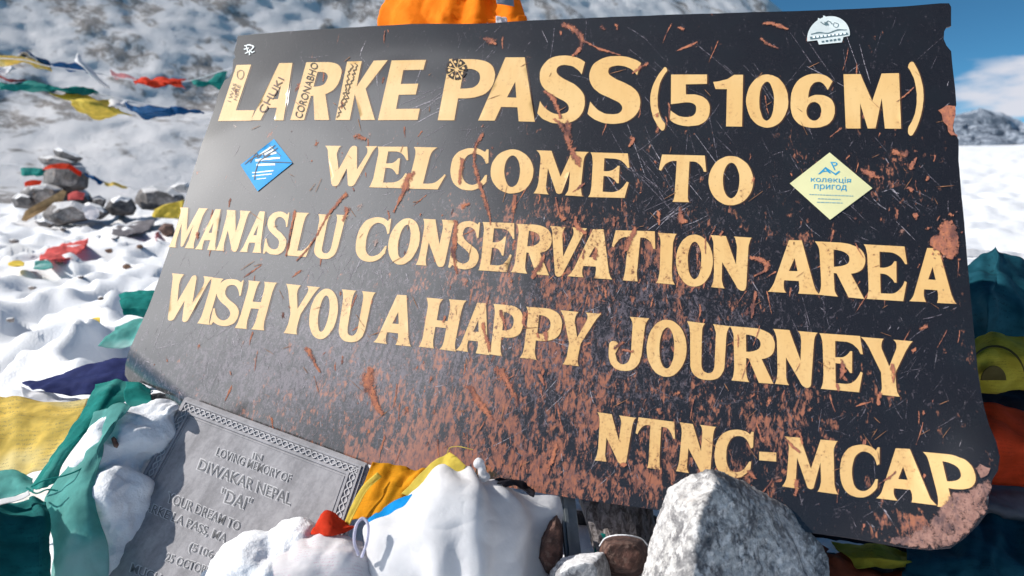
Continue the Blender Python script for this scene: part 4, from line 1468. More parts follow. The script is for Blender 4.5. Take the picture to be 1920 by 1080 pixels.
# pen writing on the lettering and the little white mark in the corner
G = Marks()
G.text('CORONABHO', [(566, 224), (598, 121), (585, 117), (553, 219)], 0.0015, 0)
G.done('handwriting', [PEN, PENB, INK_W, PAINT], sign)
G = Marks()
G.text('CHUKI', [(497, 214), (534, 150), (523, 145), (484, 208)], 0.0015, 1)
G.done('handwriting', [PEN, PENB, INK_W, PAINT], sign)
G = Marks()
G.text('I WAS', [(433, 192), (444, 158), (438, 156), (427, 190)], 0.0015, 1)
G.text('HERE', [(444, 189), (452, 161), (446, 159), (438, 187)], 0.0015, 1)
G.ribbon([(452, 132, 1.2), (446, 136, 1.2), (446, 145, 1.2), (452, 149, 1.2), (457, 143, 1.2), (457, 135, 1.2), (452, 132, 1.2)], 0.0015, 1, 0, 0, 4)
G.done('handwriting', [PEN, PENB, INK_W, PAINT], sign)
G = Marks()
for (x0, y0, x1, y1, sd_) in ((634, 222, 660, 121, 1), (645, 205, 668, 120, 2)):
    pts = []
    for k in range(34):
        t = k / 33
        s = rnd.uniform(-3.2, 3.2)
        pts.append((x0 + (x1 - x0) * t + s, y0 + (y1 - y0) * t + s * .3, 1.5))
    G.ribbon(pts, 0.0015, 0, 0.3, sd_, 3)
G.done('handwriting', [PEN, PENB, INK_W, PAINT], sign)
G = Marks()
# round stamp: eight dark petals with a pale dot in each
for k in range(8):
    a0 = k * math.pi / 4 + 0.25
    arc = [(856 + r * math.cos(a) * 1.0, 130.5 + r * math.sin(a)) for r, aa in ((4, (a0 + .28, a0 + .5)), (20, np.linspace(a0 + .70, a0 + .08, 6))) for a in aa]
    G.poly([arc], 0.0015, 0)
    G.blob(856 + 13.5 * math.cos(a0 + .39), 130.5 + 13.5 * math.sin(a0 + .39), 2.6, 2.6, 0, 0.0018, 3, k, 0.5, 10)
G.done('stamp', [PEN, PENB, INK_W, PAINT], sign)
G = Marks()
for r in ([(459, 87, 2), (468, 85, 2.2), (477, 88, 2.2)], [(458, 93, 2), (467, 91, 2)], [(462, 86, 1.8), (465, 98, 2), (460, 101, 1.4)], [(477, 88, 2), (471, 95, 1.8), (463, 100, 1.6)], [(468, 94, 1.8), (473, 99, 2.2), (478, 97, 1.6)], [(468, 97, 1.6), (469, 104, 2)]):
    G.ribbon(r, 0.0012, 2, 0.3, r[0][0], 4)
G.done('handwriting', [PEN, PENB, INK_W, PAINT], sign)

# ================================================================== MEMORIAL PLAQUE
A_, B_, C_ = K(346, 741, 0.975), K(690, 868, 0.975), P(160, 1078, 0.87)
px_ = B_ - A_
PWID = np.linalg.norm(px_)
px_ /= PWID
pz_ = np.cross(px_, A_ - C_)
pz_ /= np.linalg.norm(pz_)
py_ = np.cross(pz_, px_)
PLQ = Plane(A_, px_, py_, pz_)
lc = PLQ.loc(160, 1078)
SHEAR = lc[0] / lc[1]
PH = 0.47
plaque = bpy.data.objects.new('memorial_plaque', None)
plaque.empty_display_size = 0.05
COL.objects.link(plaque)
plaque.matrix_world = mat4(PLQ)
tag(plaque, 'grey carved stone memorial plaque propped against the lower left of the black sign', 'plaque')


def slate_mat(name, a, b, rough=0.7):
    k = M(name)
    v = k.coord('Object')
    n = k.noise(k.coord('Object', (1, .35, 1), (0, 0, .2)), 30, 6, 0.65)
    n2 = k.noise(v, 130, 5, 0.7)
    c = k.mix(k.ramp(k.math('ADD', k.math('MULTIPLY', n, 0.7), k.math('MULTIPLY', n2, 0.3)), 0.36, 0.64), a, b)
    k.set(Base_Color=c, Roughness=rough)
    k.b.inputs['Specular IOR Level'].default_value = 0.35
    k.l(k.bump(k.math('ADD', n, n2), 0.35, 0.0015), k.b.inputs['Normal'])
    return k.m


SL = slate_mat('grey_slate', (0.21, 0.205, 0.22), (0.36, 0.35, 0.37))
SLF = slate_mat('frame_slate', (0.24, 0.24, 0.255), (0.38, 0.37, 0.395))
SLD = slate_mat('dark_cut_slate', (0.12, 0.12, 0.13), (0.20, 0.20, 0.21))
SLL = slate_mat('chalky_slate', (0.46, 0.455, 0.475), (0.56, 0.55, 0.57))


def pq(x, y, z=0):
    """plaque coordinates: x across, y down from the top edge, along the (slightly skewed) sides"""
    return (x - y * SHEAR * 1.0 if False else x + (-y) * SHEAR, -y, z)


def frame_prism(name, outer, inner, z0, z1, mat, parent, bev=0.0015):
    vs = [pq(x, y, z0) for x, y in outer] + [pq(x, y, z1) for x, y in outer] + [pq(x, y, z1) for x, y in inner] + [pq(x, y, z0) for x, y in inner]
    n = len(outer)
    fs = []
    for a in range(3):
        for k in range(n):
            k2 = (k + 1) % n
            fs.append((a * n + k, (a + 1) * n + k, (a + 1) * n + k2, a * n + k2))
    o = link_mesh(name, vs, fs, mat, parent, False)
    return o


def rect(i):
    return [(i, i), (PWID - i, i), (PWID - i, PH - i), (i, PH - i)]


vs = [pq(x, y, z) for z in (-0.016, 0) for x, y in rect(0)]
slab = link_mesh('slab', vs, [(0, 3, 2, 1)[::-1], (4, 5, 6, 7)[::-1], (0, 1, 5, 4), (1, 2, 6, 5), (2, 3, 7, 6), (3, 0, 4, 7)], SL, plaque, False)
bm = bmesh.new()
bm.from_mesh(slab.data)
bmesh.ops.recalc_face_normals(bm, faces=bm.faces)
bmesh.ops.bevel(bm, geom=bm.edges[:], offset=0.0030, segments=2, affect='EDGES')
bm.to_mesh(slab.data)
bm.free()
fr = frame_prism('border', rect(0.0075), rect(0.0105), -0.002, 0.0022, SLF, plaque)
fr2 = frame_prism('border_line', rect(0.0225), rect(0.0262), -0.002, 0.0022, SLF, fr)
fr3 = frame_prism('border_line', rect(0.0285), rect(0.0298), -0.002, 0.0011, SLF, fr)
# twin waves in the border
V, Fc = [], []
for (ax, ay, bx, by) in ((0.011, 0.0165, PWID - 0.011, 0.0165), (0.0165, 0.011, 0.0165, PH - 0.01), (PWID - 0.0165, 0.011, PWID - 0.0165, PH - 0.01)):
    L = math.hypot(bx - ax, by - ay)
    tx, ty = (bx - ax) / L, (by - ay) / L
    nx, ny = -ty, tx
    for ph in (0, math.pi):
        n = int(L / 0.0012)
        b = len(V)
        for k in range(n + 1):
            s = L * k / n
            off = 0.0040 * math.sin(s / 0.0215 * math.tau + ph)
            for w in (-0.00085, 0.00085):
                V.append(pq(ax + tx * s + nx * (off + w), ay + ty * s + ny * (off + w), 0.0011))
        for k in range(n):
            Fc.append((b + 2 * k, b + 2 * k + 1, b + 2 * k + 3, b + 2 * k + 2))
wv = link_mesh('border_wave', V, Fc, SLL, fr, False)
md = wv.modifiers.new('t', 'SOLIDIFY')
md.thickness = 0.0012
md.offset = 0

PTEXT = [
    ('IN', (473, 860), (490.5, 865), (493.5, 854), (476, 848.5)),
    ('LOVING MEMORY OF', (404.5, 854.5), (543, 906), (548, 891), (409.5, 839.5)),
    ('DIWAKAR NEPAL', (370, 880), (544, 948), (548, 927), (377, 861)),
    ('"DAI"', (411, 939), (467, 958), (475, 936), (418, 915)),
    ('YOUR DREAM TO', (312, 941), (447, 996), (453, 980), (318, 923)),
    ('LARKE LA PASS, MA', (261, 955), (421, 1021), (428, 1003), (268, 937)),
    ('(5106', (352, 1036), (397, 1052), (402, 1034), (358, 1017)),
    ('25 OCTOBE', (309, 1052), (391, 1080), (396, 1064), (315, 1037)),
    ('MUCH', (244, 1072), (300, 1094), (304, 1078), (249, 1056)),
]
for body, BL, BR, TR, TL in PTEXT:
    V, Fc, MI = [], [], []
    for mi, off, zz, dx, dy in ((1, 0.062, 0.0004, -0.6, -0.5), (0, 0.004, 0.0008, 0.2, 0.2)):
        v, f = font_shape(body, off)
        b = len(V)
        for u, w in v:
            x, y = quadmap((BL, BR, TR, TL), u, w)
            x += 0.5 * mnoise.noise(Vector((x / 7, y / 7, 1)))
            y += 0.5 * mnoise.noise(Vector((x / 7, y / 7, 6)))
            l = PLQ.loc(x + dx, y + dy)
            V.append((l[0], l[1], zz))
        Fc += [tuple(i + b for i in q_) for q_ in f]
        MI += [mi] * len(f)
    o = link_mesh('inscription', V, Fc, [SLD, SLL], plaque, False, MI)
    md = o.modifiers.new('t', 'SOLIDIFY')
    md.thickness = 0.0006
    md.offset = -1

# ================================================================== ROCKS, SNOW AND CLOTH AT THE FOOT OF THE SIGN
def cl(name, label, cat, rows, mat, group=None, **kw):
    o = to_origin(cloth(name, rows, CL[mat], **kw))
    return tag(o, label, cat, group)


def row(d, *pts):
    """points at depth d, or at their own third value"""
    return [P(p[0], p[1], p[2] if len(p) > 2 else d) for p in pts]


# big granite boulder in front of the right half
bp = []
for x, y, d in ((1336, 877, .735), (1306, 884, .74), (1254, 913, .75), (1232, 972, .745), (1196, 1100, .72), (1180, 1220, .70),
                (1400, 905, .79), (1484, 957, .81), (1549, 1034, .81), (1562, 1120, .79), (1572, 1220, .77),
                (1340, 905, .70), (1312, 962, .672), (1296, 1030, .65), (1392, 985, .712), (1478, 1052, .738), (1300, 1160, .62), (1450, 1160, .69), (1545, 1120, .755),
                (1340, 910, .83), (1280, 960, .84), (1440, 960, .86), (1300, 1150, .83), (1500, 1120, .85)):
    bp.append(P(x, y, d))
rock('boulder', bp, GRANITE, 0.0036, [(0.0028, 10, False), (0.0016, 24, True), (0.0014, 70, True), (0.0018, 150, False)], 3, 0,
     'large pale granite boulder with dark mottling, standing before the lower right of the sign', 'boulder')

rock_px('rock', [(1030, 1072), (1052, 1046), (1100, 1038), (1132, 1034), (1143, 1050), (1148, 1100), (1120, 1150), (1050, 1150), (1022, 1110)], 0.80, 0.12, PALEROCK, 21,
        'small pale stone at the bottom edge, left of the big boulder')
rock_px('rock', [(1010, 1005), (1030, 968), (1044, 960), (1054, 985), (1056, 1040), (1050, 1085), (1020, 1085), (1006, 1050)], 0.86, 0.10, BROWNROCK, 22,
        'rust brown stone between the white cloth and the grey metal strip')
rs_ = rock_px('rock', [(1122, 1035), (1130, 1012), (1150, 1004), (1180, 1004), (1206, 1012), (1218, 1035), (1215, 1068), (1190, 1085), (1145, 1078), (1126, 1058)], 0.84, 0.10, BROWNROCK, 23,
              'dark round stone with a frosted rim, under the wooden post', amp=0.012)
fm = ribbon_tube('frost_rim', [P(x, y, .805 + .02 * abs(x - 1168) / 50) for x, y in ((1124, 1024), (1134, 1010), (1152, 1004), (1178, 1004), (1202, 1010), (1214, 1022))], 0.0009, SNOW, None, 8)
center_parent([fm], rs_)
rock_px('rock', [(1150, 930), (1250, 930), (1310, 960), (1320, 1080), (1240, 1130), (1160, 1100), (1140, 1000)], 1.06, 0.2, DARKROCK, 24,  # dark backing added where the hollow is only in shade
        'added dark stone standing in for the shade under the sign, behind the big boulder')
rock_px('rock', [(258, 735), (300, 720), (345, 740), (350, 800), (300, 830), (262, 790)], 1.14, 0.12, DARKROCK, 25,  # added to darken the shadowed gap under the corner
        'added dark stone standing in for the shadow beneath the lower left corner of the sign')
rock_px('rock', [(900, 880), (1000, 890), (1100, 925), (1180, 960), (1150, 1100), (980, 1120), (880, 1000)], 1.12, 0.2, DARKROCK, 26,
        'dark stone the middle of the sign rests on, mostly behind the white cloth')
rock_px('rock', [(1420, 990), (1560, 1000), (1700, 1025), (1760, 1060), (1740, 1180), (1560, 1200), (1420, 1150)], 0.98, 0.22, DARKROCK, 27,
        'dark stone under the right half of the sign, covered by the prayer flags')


# weathered wooden post and a grey metal strip holding the lower edge
def box_between(name, p0, p1, wv, dv, mat, label, cat, nseg=24, warp=0.0, seed=1):
    """a plank from p0 (top) to p1 (bottom); wv half width vector, dv half depth vector"""
    p0, p1, wv, dv = map(np.asarray, (p0, p1, wv, dv))
    vs, fs = [], []
    nw = 8
    loop = [(-1 + 2 * k / nw, 1) for k in range(nw)] + [(1, 1 - 2 * k / 3) for k in range(3)] + [(1 - 2 * k / nw, -1) for k in range(nw)] + [(-1, -1 + 2 * k / 3) for k in range(3)]
    n = len(loop)
    for j in range(nseg + 1):
        c = p0 + (p1 - p0) * j / nseg
        for a, b in loop:
            g = warp * (mnoise.noise(Vector((a * 7, b * 2, seed + j * 0.03))) + .5 * mnoise.noise(Vector((a * 3, seed, j * .35))))
            vs.append(c + wv * a * (1 + .3 * g) + dv * b * (1 + g * 1.2))
    for j in range(nseg):
        for k in range(n):
            fs.append((j * n + k, j * n + (k + 1) % n, (j + 1) * n + (k + 1) % n, (j + 1) * n + k))
    fs.append(tuple(range(n))[::-1])
    fs.append(tuple(range(nseg * n, nseg * n + n)))
    o = to_origin(link_mesh(name, vs, fs, mat, None, False))
    return tag(o, label, cat)


def wood_mat():
    k = M('weathered_wood')
    v = k.coord('Object', (1, 1, .12))
    n = k.noise(v, 150, 6, 0.7, 0.6)
    n2 = k.noise(k.coord('Object', (1, 1, .25)), 40, 4, 0.6)
    c = k.mix(k.ramp(n, .38, .62), (0.10, 0.085, 0.08), (0.33, 0.30, 0.30))
    c = k.mix(k.ramp(n2, .62, .70), c, (0.05, 0.03, 0.025))
    k.set(Base_Color=c, Roughness=.85)
    k.l(k.bump(n, .7, .003), k.b.inputs['Normal'])
    return k.m


WOOD = wood_mat()
GALV = plain('dull_grey_metal', (0.22, 0.25, 0.27), 0.45, 0.5, 0.2, 40)
GALV.node_tree.nodes['Principled BSDF'].inputs['Metallic'].default_value = 0.5
box_between('wooden_post', P(1122, 915, .93), P(1170, 1075, .88), (0.030, 0.004, 0.004), (0.004, -0.028, 0.0), WOOD,
            'weathered grey wooden post under the bottom edge of the sign', 'post', 30, 0.25)
box_between('wooden_plank', P(1190, 925, .97), P(1212, 1040, .95), (0.02, 0.003, 0), (0.002, -0.012, 0), WOOD,
            'short wooden plank wedged behind the weathered post', 'plank', 20, 0.25, 6)
st = box_between('metal_strip', P(1062, 925, .90), P(1076, 1062, .86), (0.0105, 0.002, 0), (0.001, -0.004, 0), GALV,
                 'grey ribbed metal strip standing left of the wooden post', 'metal strip', 8, 0)
rb = box_between('rib', P(1058, 925, .894), P(1072, 1062, .854), (0.002, 0.0005, 0), (0.0004, -0.002, 0), GALV, None, None, 6, 0)
center_parent([rb], st)

# --- snow lumps and cloth along the lower edge
blob('snow_lump', [(475, 1075, .80, 82, 72, .055), (548, 1015, .81, 46, 36, .035), (546, 992, .812, 17, 13, .014), (520, 1100, .79, 130, 70, .06), (425, 1120, .80, 70, 60, .05), (600, 1110, .79, 90, 70, .05)],
     SNOW_SOFT, 0.0032, 4, [(0.011, 12, False), (0.006, 24, False), (0.0015, 70, False), (0.0005, 200, False)], 5, 'heap of snow at the bottom edge, covering the lower right of the plaque', 'snow')
cl('prayer_flag', 'white prayer flag with faint pink print lying over the snow in front of the plaque', 'prayer flag',
   [row(.80, (512, 1035), (555, 1010, .79), (600, 1000, .785), (645, 998, .79), (682, 1012, .80)),
    row(.76, (500, 1062, .765), (555, 1048, .75), (605, 1040, .745), (655, 1036, .75), (692, 1045, .77)),
    row(.74, (495, 1130), (555, 1125), (605, 1120), (655, 1118), (705, 1120))], 'white_print', 'flags heaped below the sign', wr=.003, ws=26, seed=3)
cl('prayer_flag', 'crumpled scarlet flag tip poking up between the snow and the plaque', 'prayer flag',
   [row(.80, (596, 972, .815), (606, 959, .81), (622, 958, .81), (640, 966, .812), (655, 978, .815)),
    row(.79, (584, 985, .80), (600, 980, .785), (622, 980, .782), (642, 984, .79), (660, 982, .80)),
    row(.79, (576, 1002, .80), (600, 1005, .78), (625, 1005, .778), (645, 998, .785), (670, 984, .80))], 'red', 'flags heaped below the sign', wr=.003, ws=30, seed=5, nu=30, nv=20)
cl('prayer_flag', 'golden orange printed flag below the bottom edge of the sign', 'prayer flag',
   [row(.86, (698, 866), (735, 868), (775, 876), (805, 880)),
    row(.84, (676, 910, .85), (712, 905, .835), (752, 905, .83), (790, 900, .84)),
    row(.83, (652, 974, .84), (685, 970, .82), (722, 958, .815), (765, 935, .825))], 'gold', 'flags heaped below the sign', wr=.003, ws=22, seed=7, fold=.004, foldn=3)
ribbon_e = cl('flag_hem', 'pale yellow hem folded along the left side of the golden flag', 'cloth',
   [row(.83, (708, 886, .835), (680, 912, .826), (660, 948, .82), (645, 982, .815)), row(.825, (716, 894, .832), (690, 918, .822), (671, 950, .815), (655, 984, .81))], 'yellow_plain', wr=.001, nu=30, nv=6, fold=.002, foldn=1, folddir='h')
cl('prayer_flag', 'lemon yellow flag corner standing against the sign above the white cloth', 'prayer flag',
   [row(.83, (752, 925, .825), (782, 895, .835), (815, 862, .842), (842, 846, .845)),
    row(.82, (775, 932, .815), (808, 905, .82), (838, 872, .83), (857, 856, .838)),
    row(.82, (800, 940, .81), (835, 915, .815), (862, 890, .82), (874, 872, .83))], 'yellow_plain', 'flags heaped below the sign', wr=.0025, ws=24, seed=9)
cl('prayer_flag', 'bright sky blue flag edge showing beside the white cloth', 'prayer flag',
   [row(.815, (684, 980), (712, 955), (742, 936), (772, 925)), row(.80, (700, 985), (725, 968), (752, 950), (775, 942)), row(.79, (712, 995), (738, 985), (760, 970), (785, 960))],
   'sky', 'flags heaped below the sign', wr=.002, ws=24, seed=11)
# loose threads off the yellow flag
for k, pts in enumerate((((842, 848), (848, 838), (862, 838), (886, 843)), ((862, 838), (866, 855), (868, 872)))):
    pass
th = ribbon_tube('thread', [P(838, 852, .84), P(843, 840, .838), P(858, 837, .835), P(874, 840, .83), P(886, 843, .83)], 0.0005, CL['yellow_plain'], None, 8, 5)
tag(to_origin(th), 'thin frayed thread arching off the tip of the lemon flag', 'thread')

# white cloth bundled over the snow
wc = cloth('bundle', [
    row(.83, (764, 930, .835), (800, 892, .835), (838, 876, .835), (880, 880, .835), (925, 896, .84), (985, 918, .85), (1050, 932, .87)),
    row(.79, (735, 958, .80), (792, 922, .785), (842, 905, .775), (892, 908, .78), (942, 925, .80), (1002, 950, .83), (1056, 965, .86)),
    row(.76, (684, 984, .79), (765, 985, .75), (835, 965, .74), (895, 962, .745), (952, 978, .775), (1008, 1000, .82), (1048, 1010, .86)),
    row(.75, (688, 1040, .77), (770, 1045, .74), (835, 1030, .725), (900, 1028, .735), (955, 1040, .765), (1002, 1058, .81), (1038, 1066, .86)),
    row(.75, (700, 1140, .75), (775, 1140, .73), (835, 1130, .715), (900, 1130, .72), (960, 1130, .755), (1005, 1130, .80), (1036, 1130, .85))],
    CL['white'], nu=150, nv=110, wr=.0048, ws=8.0, seed=4, fold=.007, foldn=4.2, fray=.002)
to_origin(wc)
tag(wc, 'big white cloth bundled over snow beneath the middle of the sign, knotted at the top', 'cloth')
bm = bmesh.new()
for (x, y, rx, ry) in ((898, 868, 11, 11), (904, 882, 8, 14), (908, 894, 12, 10)):
    r = bmesh.ops.create_icosphere(bm, subdivisions=2, radius=1)
    for v in r['verts']:
        d = .828
        v.co = Vector(P(x, y, d)) + Vector((v.co.x * rx * d / F, v.co.y * .008, v.co.z * ry * d / F))
b2 = remesh(bm, .0016, 2)
bm.free()
kn = finish_bm('knot', b2, CL['white'], [(.0012, 90, False)], 4)
center_parent([kn], wc)
lp = ribbon_tube('ribbon_loop', [P(672, 1040, .755), P(664, 1015, .75), P(668, 985, .752), P(680, 972, .758), P(690, 985, .755), (P(688, 1015, .75)), P(678, 1045, .75)], 0.0018, CL['lilac'], None, 8, 6)
tag(to_origin(lp), 'thin lilac ribbon loop hanging at the left end of the white cloth', 'ribbon')
cl('cloth_scrap', 'crumpled black scrap lying on the white cloth at the sign edge', 'cloth',
   [row(.84, (926, 893), (955, 888), (985, 897), (1008, 914)), row(.82, (928, 902, .825), (955, 898, .82), (982, 908, .825), (1006, 918, .835)), row(.82, (945, 912), (965, 914), (985, 917), (1004, 921))], 'black', wr=.005, ws=40, seed=3, nu=26, nv=18)
cl('cloth_scrap', 'teal scrap tucked behind the frosted dark stone', 'cloth',
   [row(.88, (1112, 1012), (1126, 1000), (1140, 1002)), row(.87, (1114, 1040), (1128, 1030), (1142, 1030)), row(.87, (1118, 1065), (1130, 1060), (1140, 1060))], 'teal', wr=.003, nu=16, nv=16)

# --- flags in the shade at the right
gR = 'flags heaped at the right end of the sign'
cl('prayer_flag', 'dark teal flag draped in a peak behind the right edge of the sign', 'prayer flag',
   [row(1.28, (1780, 500), (1825, 482), (1850, 472), (1868, 458), (1884, 470), (1915, 480), (1990, 500)),
    row(1.2, (1780, 540), (1825, 525), (1855, 515), (1878, 505), (1898, 520), (1930, 540), (1990, 555)),
    row(1.16, (1780, 590, 1.2), (1825, 578, 1.15), (1855, 575, 1.12), (1880, 578, 1.14), (1905, 590, 1.15), (1935, 600, 1.14), (1990, 610)),
    row(1.14, (1790, 690), (1830, 682), (1860, 680), (1885, 680), (1910, 680), (1940, 690), (1990, 700))], 'teal_dark', gR, wr=.012, ws=8, seed=2, fold=.01, foldn=2, nu=60, nv=40)
cl('prayer_flag', 'white cloth strip stretched along the snow above the dark teal flag', 'prayer flag',
   [row(1.45, (1790, 466), (1830, 464), (1870, 468), (1990, 478)), row(1.43, (1790, 482), (1830, 480), (1870, 486), (1990, 500))], 'white', gR, wr=.004, seed=8, nv=8)
OLIVE = cl('prayer_flag', 'olive yellow printed flag with a dark round motif beside the right edge of the sign', 'prayer flag',
   [row(1.02, (1800, 640), (1838, 622), (1875, 615), (1920, 624), (1980, 640)),
    row(.96, (1800, 690), (1838, 672), (1878, 668), (1922, 672), (1980, 690)),
    row(1.0, (1810, 745), (1845, 738), (1880, 738), (1915, 736), (1980, 740))], 'olive', gR, wr=.006, ws=12, seed=12, fold=.004, foldn=2)
def disc(name, cx, cy, r0, r1, a0, a1, mat, off):
    rr = []
    for r in np.linspace(r0, r1, 3):
        rw = []
        for a in np.linspace(a0, a1, 9):
            x, y = cx + r * math.cos(a), cy + r * 1.15 * math.sin(a)
            d = float(np.interp(y, [622, 672, 740], [1.02, .96, 1.0])) - off
            rw.append(P(x, y, d))
        rr.append(rw)
    return cloth(name, rr, CL[mat], nu=30, nv=8, wr=.001, fray=.002)
center_parent([disc('printed_motif', 1862, 712, 0.6, 24, math.pi * 1.0, math.tau * 1.0, 'olive_dark', .016), disc('printed_motif', 1866, 716, 56, 59, math.pi * 1.05, math.tau * .97, 'olive_dark', .012)], OLIVE)
cl('prayer_flag', 'glowing red orange flag at the right edge, under the olive one', 'prayer flag',
   [row(1.0, (1795, 748), (1845, 753), (1880, 757), (1920, 765), (1990, 775)),
    row(.93, (1795, 830), (1845, 828), (1885, 830), (1925, 835), (1990, 845)),
    row(.97, (1795, 915), (1845, 912), (1885, 916), (1925, 918), (1990, 922))], 'redshade', gR, wr=.005, ws=9, seed=14, fold=.004, foldn=1.5)
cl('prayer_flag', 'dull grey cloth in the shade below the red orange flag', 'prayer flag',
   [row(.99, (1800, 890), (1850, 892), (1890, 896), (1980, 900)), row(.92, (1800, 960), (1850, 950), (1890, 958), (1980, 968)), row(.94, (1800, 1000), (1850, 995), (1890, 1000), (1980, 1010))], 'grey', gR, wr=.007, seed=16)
cl('prayer_flag', 'added black sheet standing in for the shade between the olive and the red orange flags', 'prayer flag',  # black sheet added to paint the shaded gap dark
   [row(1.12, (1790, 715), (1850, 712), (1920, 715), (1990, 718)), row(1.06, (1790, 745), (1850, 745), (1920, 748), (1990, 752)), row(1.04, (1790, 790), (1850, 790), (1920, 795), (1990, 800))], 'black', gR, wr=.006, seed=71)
cl('prayer_flag', 'added black sheet for the dark shade right under the bottom edge of the sign', 'prayer flag',  # added sheet, its black stands in for shade below the sign
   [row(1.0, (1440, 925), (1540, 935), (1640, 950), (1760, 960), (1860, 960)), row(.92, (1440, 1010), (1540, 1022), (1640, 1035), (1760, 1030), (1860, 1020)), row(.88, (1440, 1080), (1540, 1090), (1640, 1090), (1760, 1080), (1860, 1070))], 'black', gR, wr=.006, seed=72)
cl('prayer_flag', 'deep teal flag spread at the lower right corner', 'prayer flag',
   [row(.94, (1690, 985), (1760, 960), (1840, 942), (1900, 955), (1990, 960)),
    row(.86, (1700, 1040), (1770, 1022), (1845, 1010), (1905, 1028), (1990, 1040)),
    row(.82, (1690, 1080), (1770, 1068), (1850, 1062), (1910, 1075), (1990, 1090)),
    row(.80, (1690, 1140), (1770, 1140), (1850, 1140), (1910, 1140), (1990, 1150))], 'teal_dark', gR, wr=.010, ws=11, seed=18, fold=.006, foldn=3, nu=60)
cl('prayer_flag', 'crumpled olive flag just below the bent bottom edge of the sign', 'prayer flag',
   [row(.90, (1560, 1008), (1620, 1018), (1680, 1026), (1735, 1040)), row(.85, (1585, 1035, .86), (1635, 1040, .84), (1680, 1045, .84), (1725, 1050, .85)), row(.84, (1610, 1060), (1645, 1068), (1680, 1068), (1715, 1056))], 'olive', gR, wr=.006, ws=18, seed=20)
cl('prayer_flag', 'brown red flag in the shade at the bottom edge beside the big boulder', 'prayer flag',
   [row(.88, (1500, 1005), (1560, 1018), (1620, 1040), (1700, 1060), (1760, 1050)), row(.84, (1510, 1050), (1570, 1058), (1630, 1072), (1700, 1078), (1770, 1075)), row(.82, (1510, 1130), (1570, 1130), (1630, 1130), (1700, 1130), (1780, 1130))], 'rust', gR, wr=.007, ws=16, seed=22)
cl('prayer_flag', 'dark blue flag fold between the olive and the deep teal flags', 'prayer flag',
   [row(.95, (1790, 985), (1840, 990), (1890, 1010), (1960, 1030)), row(.88, (1780, 1010), (1830, 1022), (1890, 1045), (1960, 1062))], 'navy', gR, wr=.006, seed=23, nv=16)

# --- flags and snow at the lower left
gL = 'flags heaped at the left end of the sign'
blob('snow_lump', [(258, 812, 1.0, 72, 44, .06), (212, 872, .98, 62, 82, .06), (222, 970, .92, 58, 95, .055), (300, 772, 1.02, 32, 13, .03), (300, 800, 1.0, 20, 26, .03), (190, 1070, .90, 70, 80, .06), (322, 768, 1.0, 10, 9, .02)],
     SNOW_SOFT, 0.0038, 4, [(0.014, 10, False), (0.007, 22, False), (0.0016, 65, False), (0.0005, 200, False)], 15, 'heap of snow left of the plaque, partly under teal flags', 'snow')
st_ = rock_px('pebble', [(208, 822), (213, 818), (218, 822), (223, 834), (220, 841), (213, 838)], .93, .012, BROWNROCK, 33, 'small brown stone chip on the snow left of the plaque', 'stone', vox=.0011)
cl('prayer_flag', 'navy blue flag lying on the snow, reaching the left edge of the sign', 'prayer flag',
   [row(1.30, (38, 713), (95, 700), (150, 688), (200, 676), (245, 668)), row(1.24, (60, 722), (115, 715), (165, 706), (210, 698), (248, 692)), row(1.22, (100, 728), (140, 738), (175, 740), (215, 738), (250, 728))], 'navy', gL, wr=.006, ws=12, seed=31, fold=.004, foldn=1.2, folddir='h')
cl('prayer_flag', 'white flag crumpled on the snow under the navy one', 'prayer flag',
   [row(1.25, (38, 722), (85, 732), (140, 745), (180, 752)), row(1.2, (45, 745), (90, 755), (145, 765), (185, 770)), row(1.17, (50, 775), (95, 785), (145, 790), (180, 790))], 'white', gL, wr=.005, ws=16, seed=33)
cl('prayer_flag', 'large pale yellow flag with faded print at the left edge', 'prayer flag',
   [row(1.2, (-60, 730), (0, 736), (50, 742), (105, 750), (165, 742)), row(1.1, (-60, 790), (0, 788), (45, 780), (95, 778), (150, 775)), row(1.05, (-60, 845), (0, 842), (40, 838), (80, 832), (125, 820)), row(1.0, (-60, 900), (0, 895), (30, 890), (60, 880), (100, 865))],
   'yellow', gL, wr=.006, ws=10, seed=35, fold=.003, foldn=3, nu=60)
cl('prayer_flag', 'sheer teal flag over the bottom of the yellow one at the left edge', 'prayer flag',
   [row(1.0, (-40, 880), (0, 878), (35, 880), (65, 890)), row(.96, (-40, 915), (0, 912), (35, 905), (62, 908)), row(.95, (-40, 945), (0, 938), (30, 925), (60, 918))], 'teal_light', gL, wr=.004, seed=37)
cl('prayer_flag', 'teal flag folded into a long band running down from the corner of the sign', 'prayer flag',
   [row(1.13, (176, 716), (205, 711), (236, 712), (272, 716)), row(1.06, (156, 756, 1.08), (178, 758, 1.05), (200, 760, 1.05), (222, 758)), row(1.0, (122, 805, 1.02), (145, 808, .985), (165, 805, .985), (178, 800)),
    row(.96, (88, 852, .98), (105, 856, .945), (122, 852, .945), (134, 846)), row(.92, (48, 910, .94), (66, 916, .905), (86, 912, .905), (108, 902))], 'teal', gL, wr=.004, ws=16, seed=39, fold=.006, foldn=1.3, nv=60)
cl('prayer_flag', 'teal flag corner hanging at the lower left corner of the sign', 'prayer flag',
   [row(1.10, (236, 712), (262, 712), (285, 728)), row(1.05, (232, 740), (255, 742), (285, 745)), row(1.03, (240, 765), (262, 762), (298, 742))], 'teal', gL, wr=.004, seed=41, nu=24, nv=20)
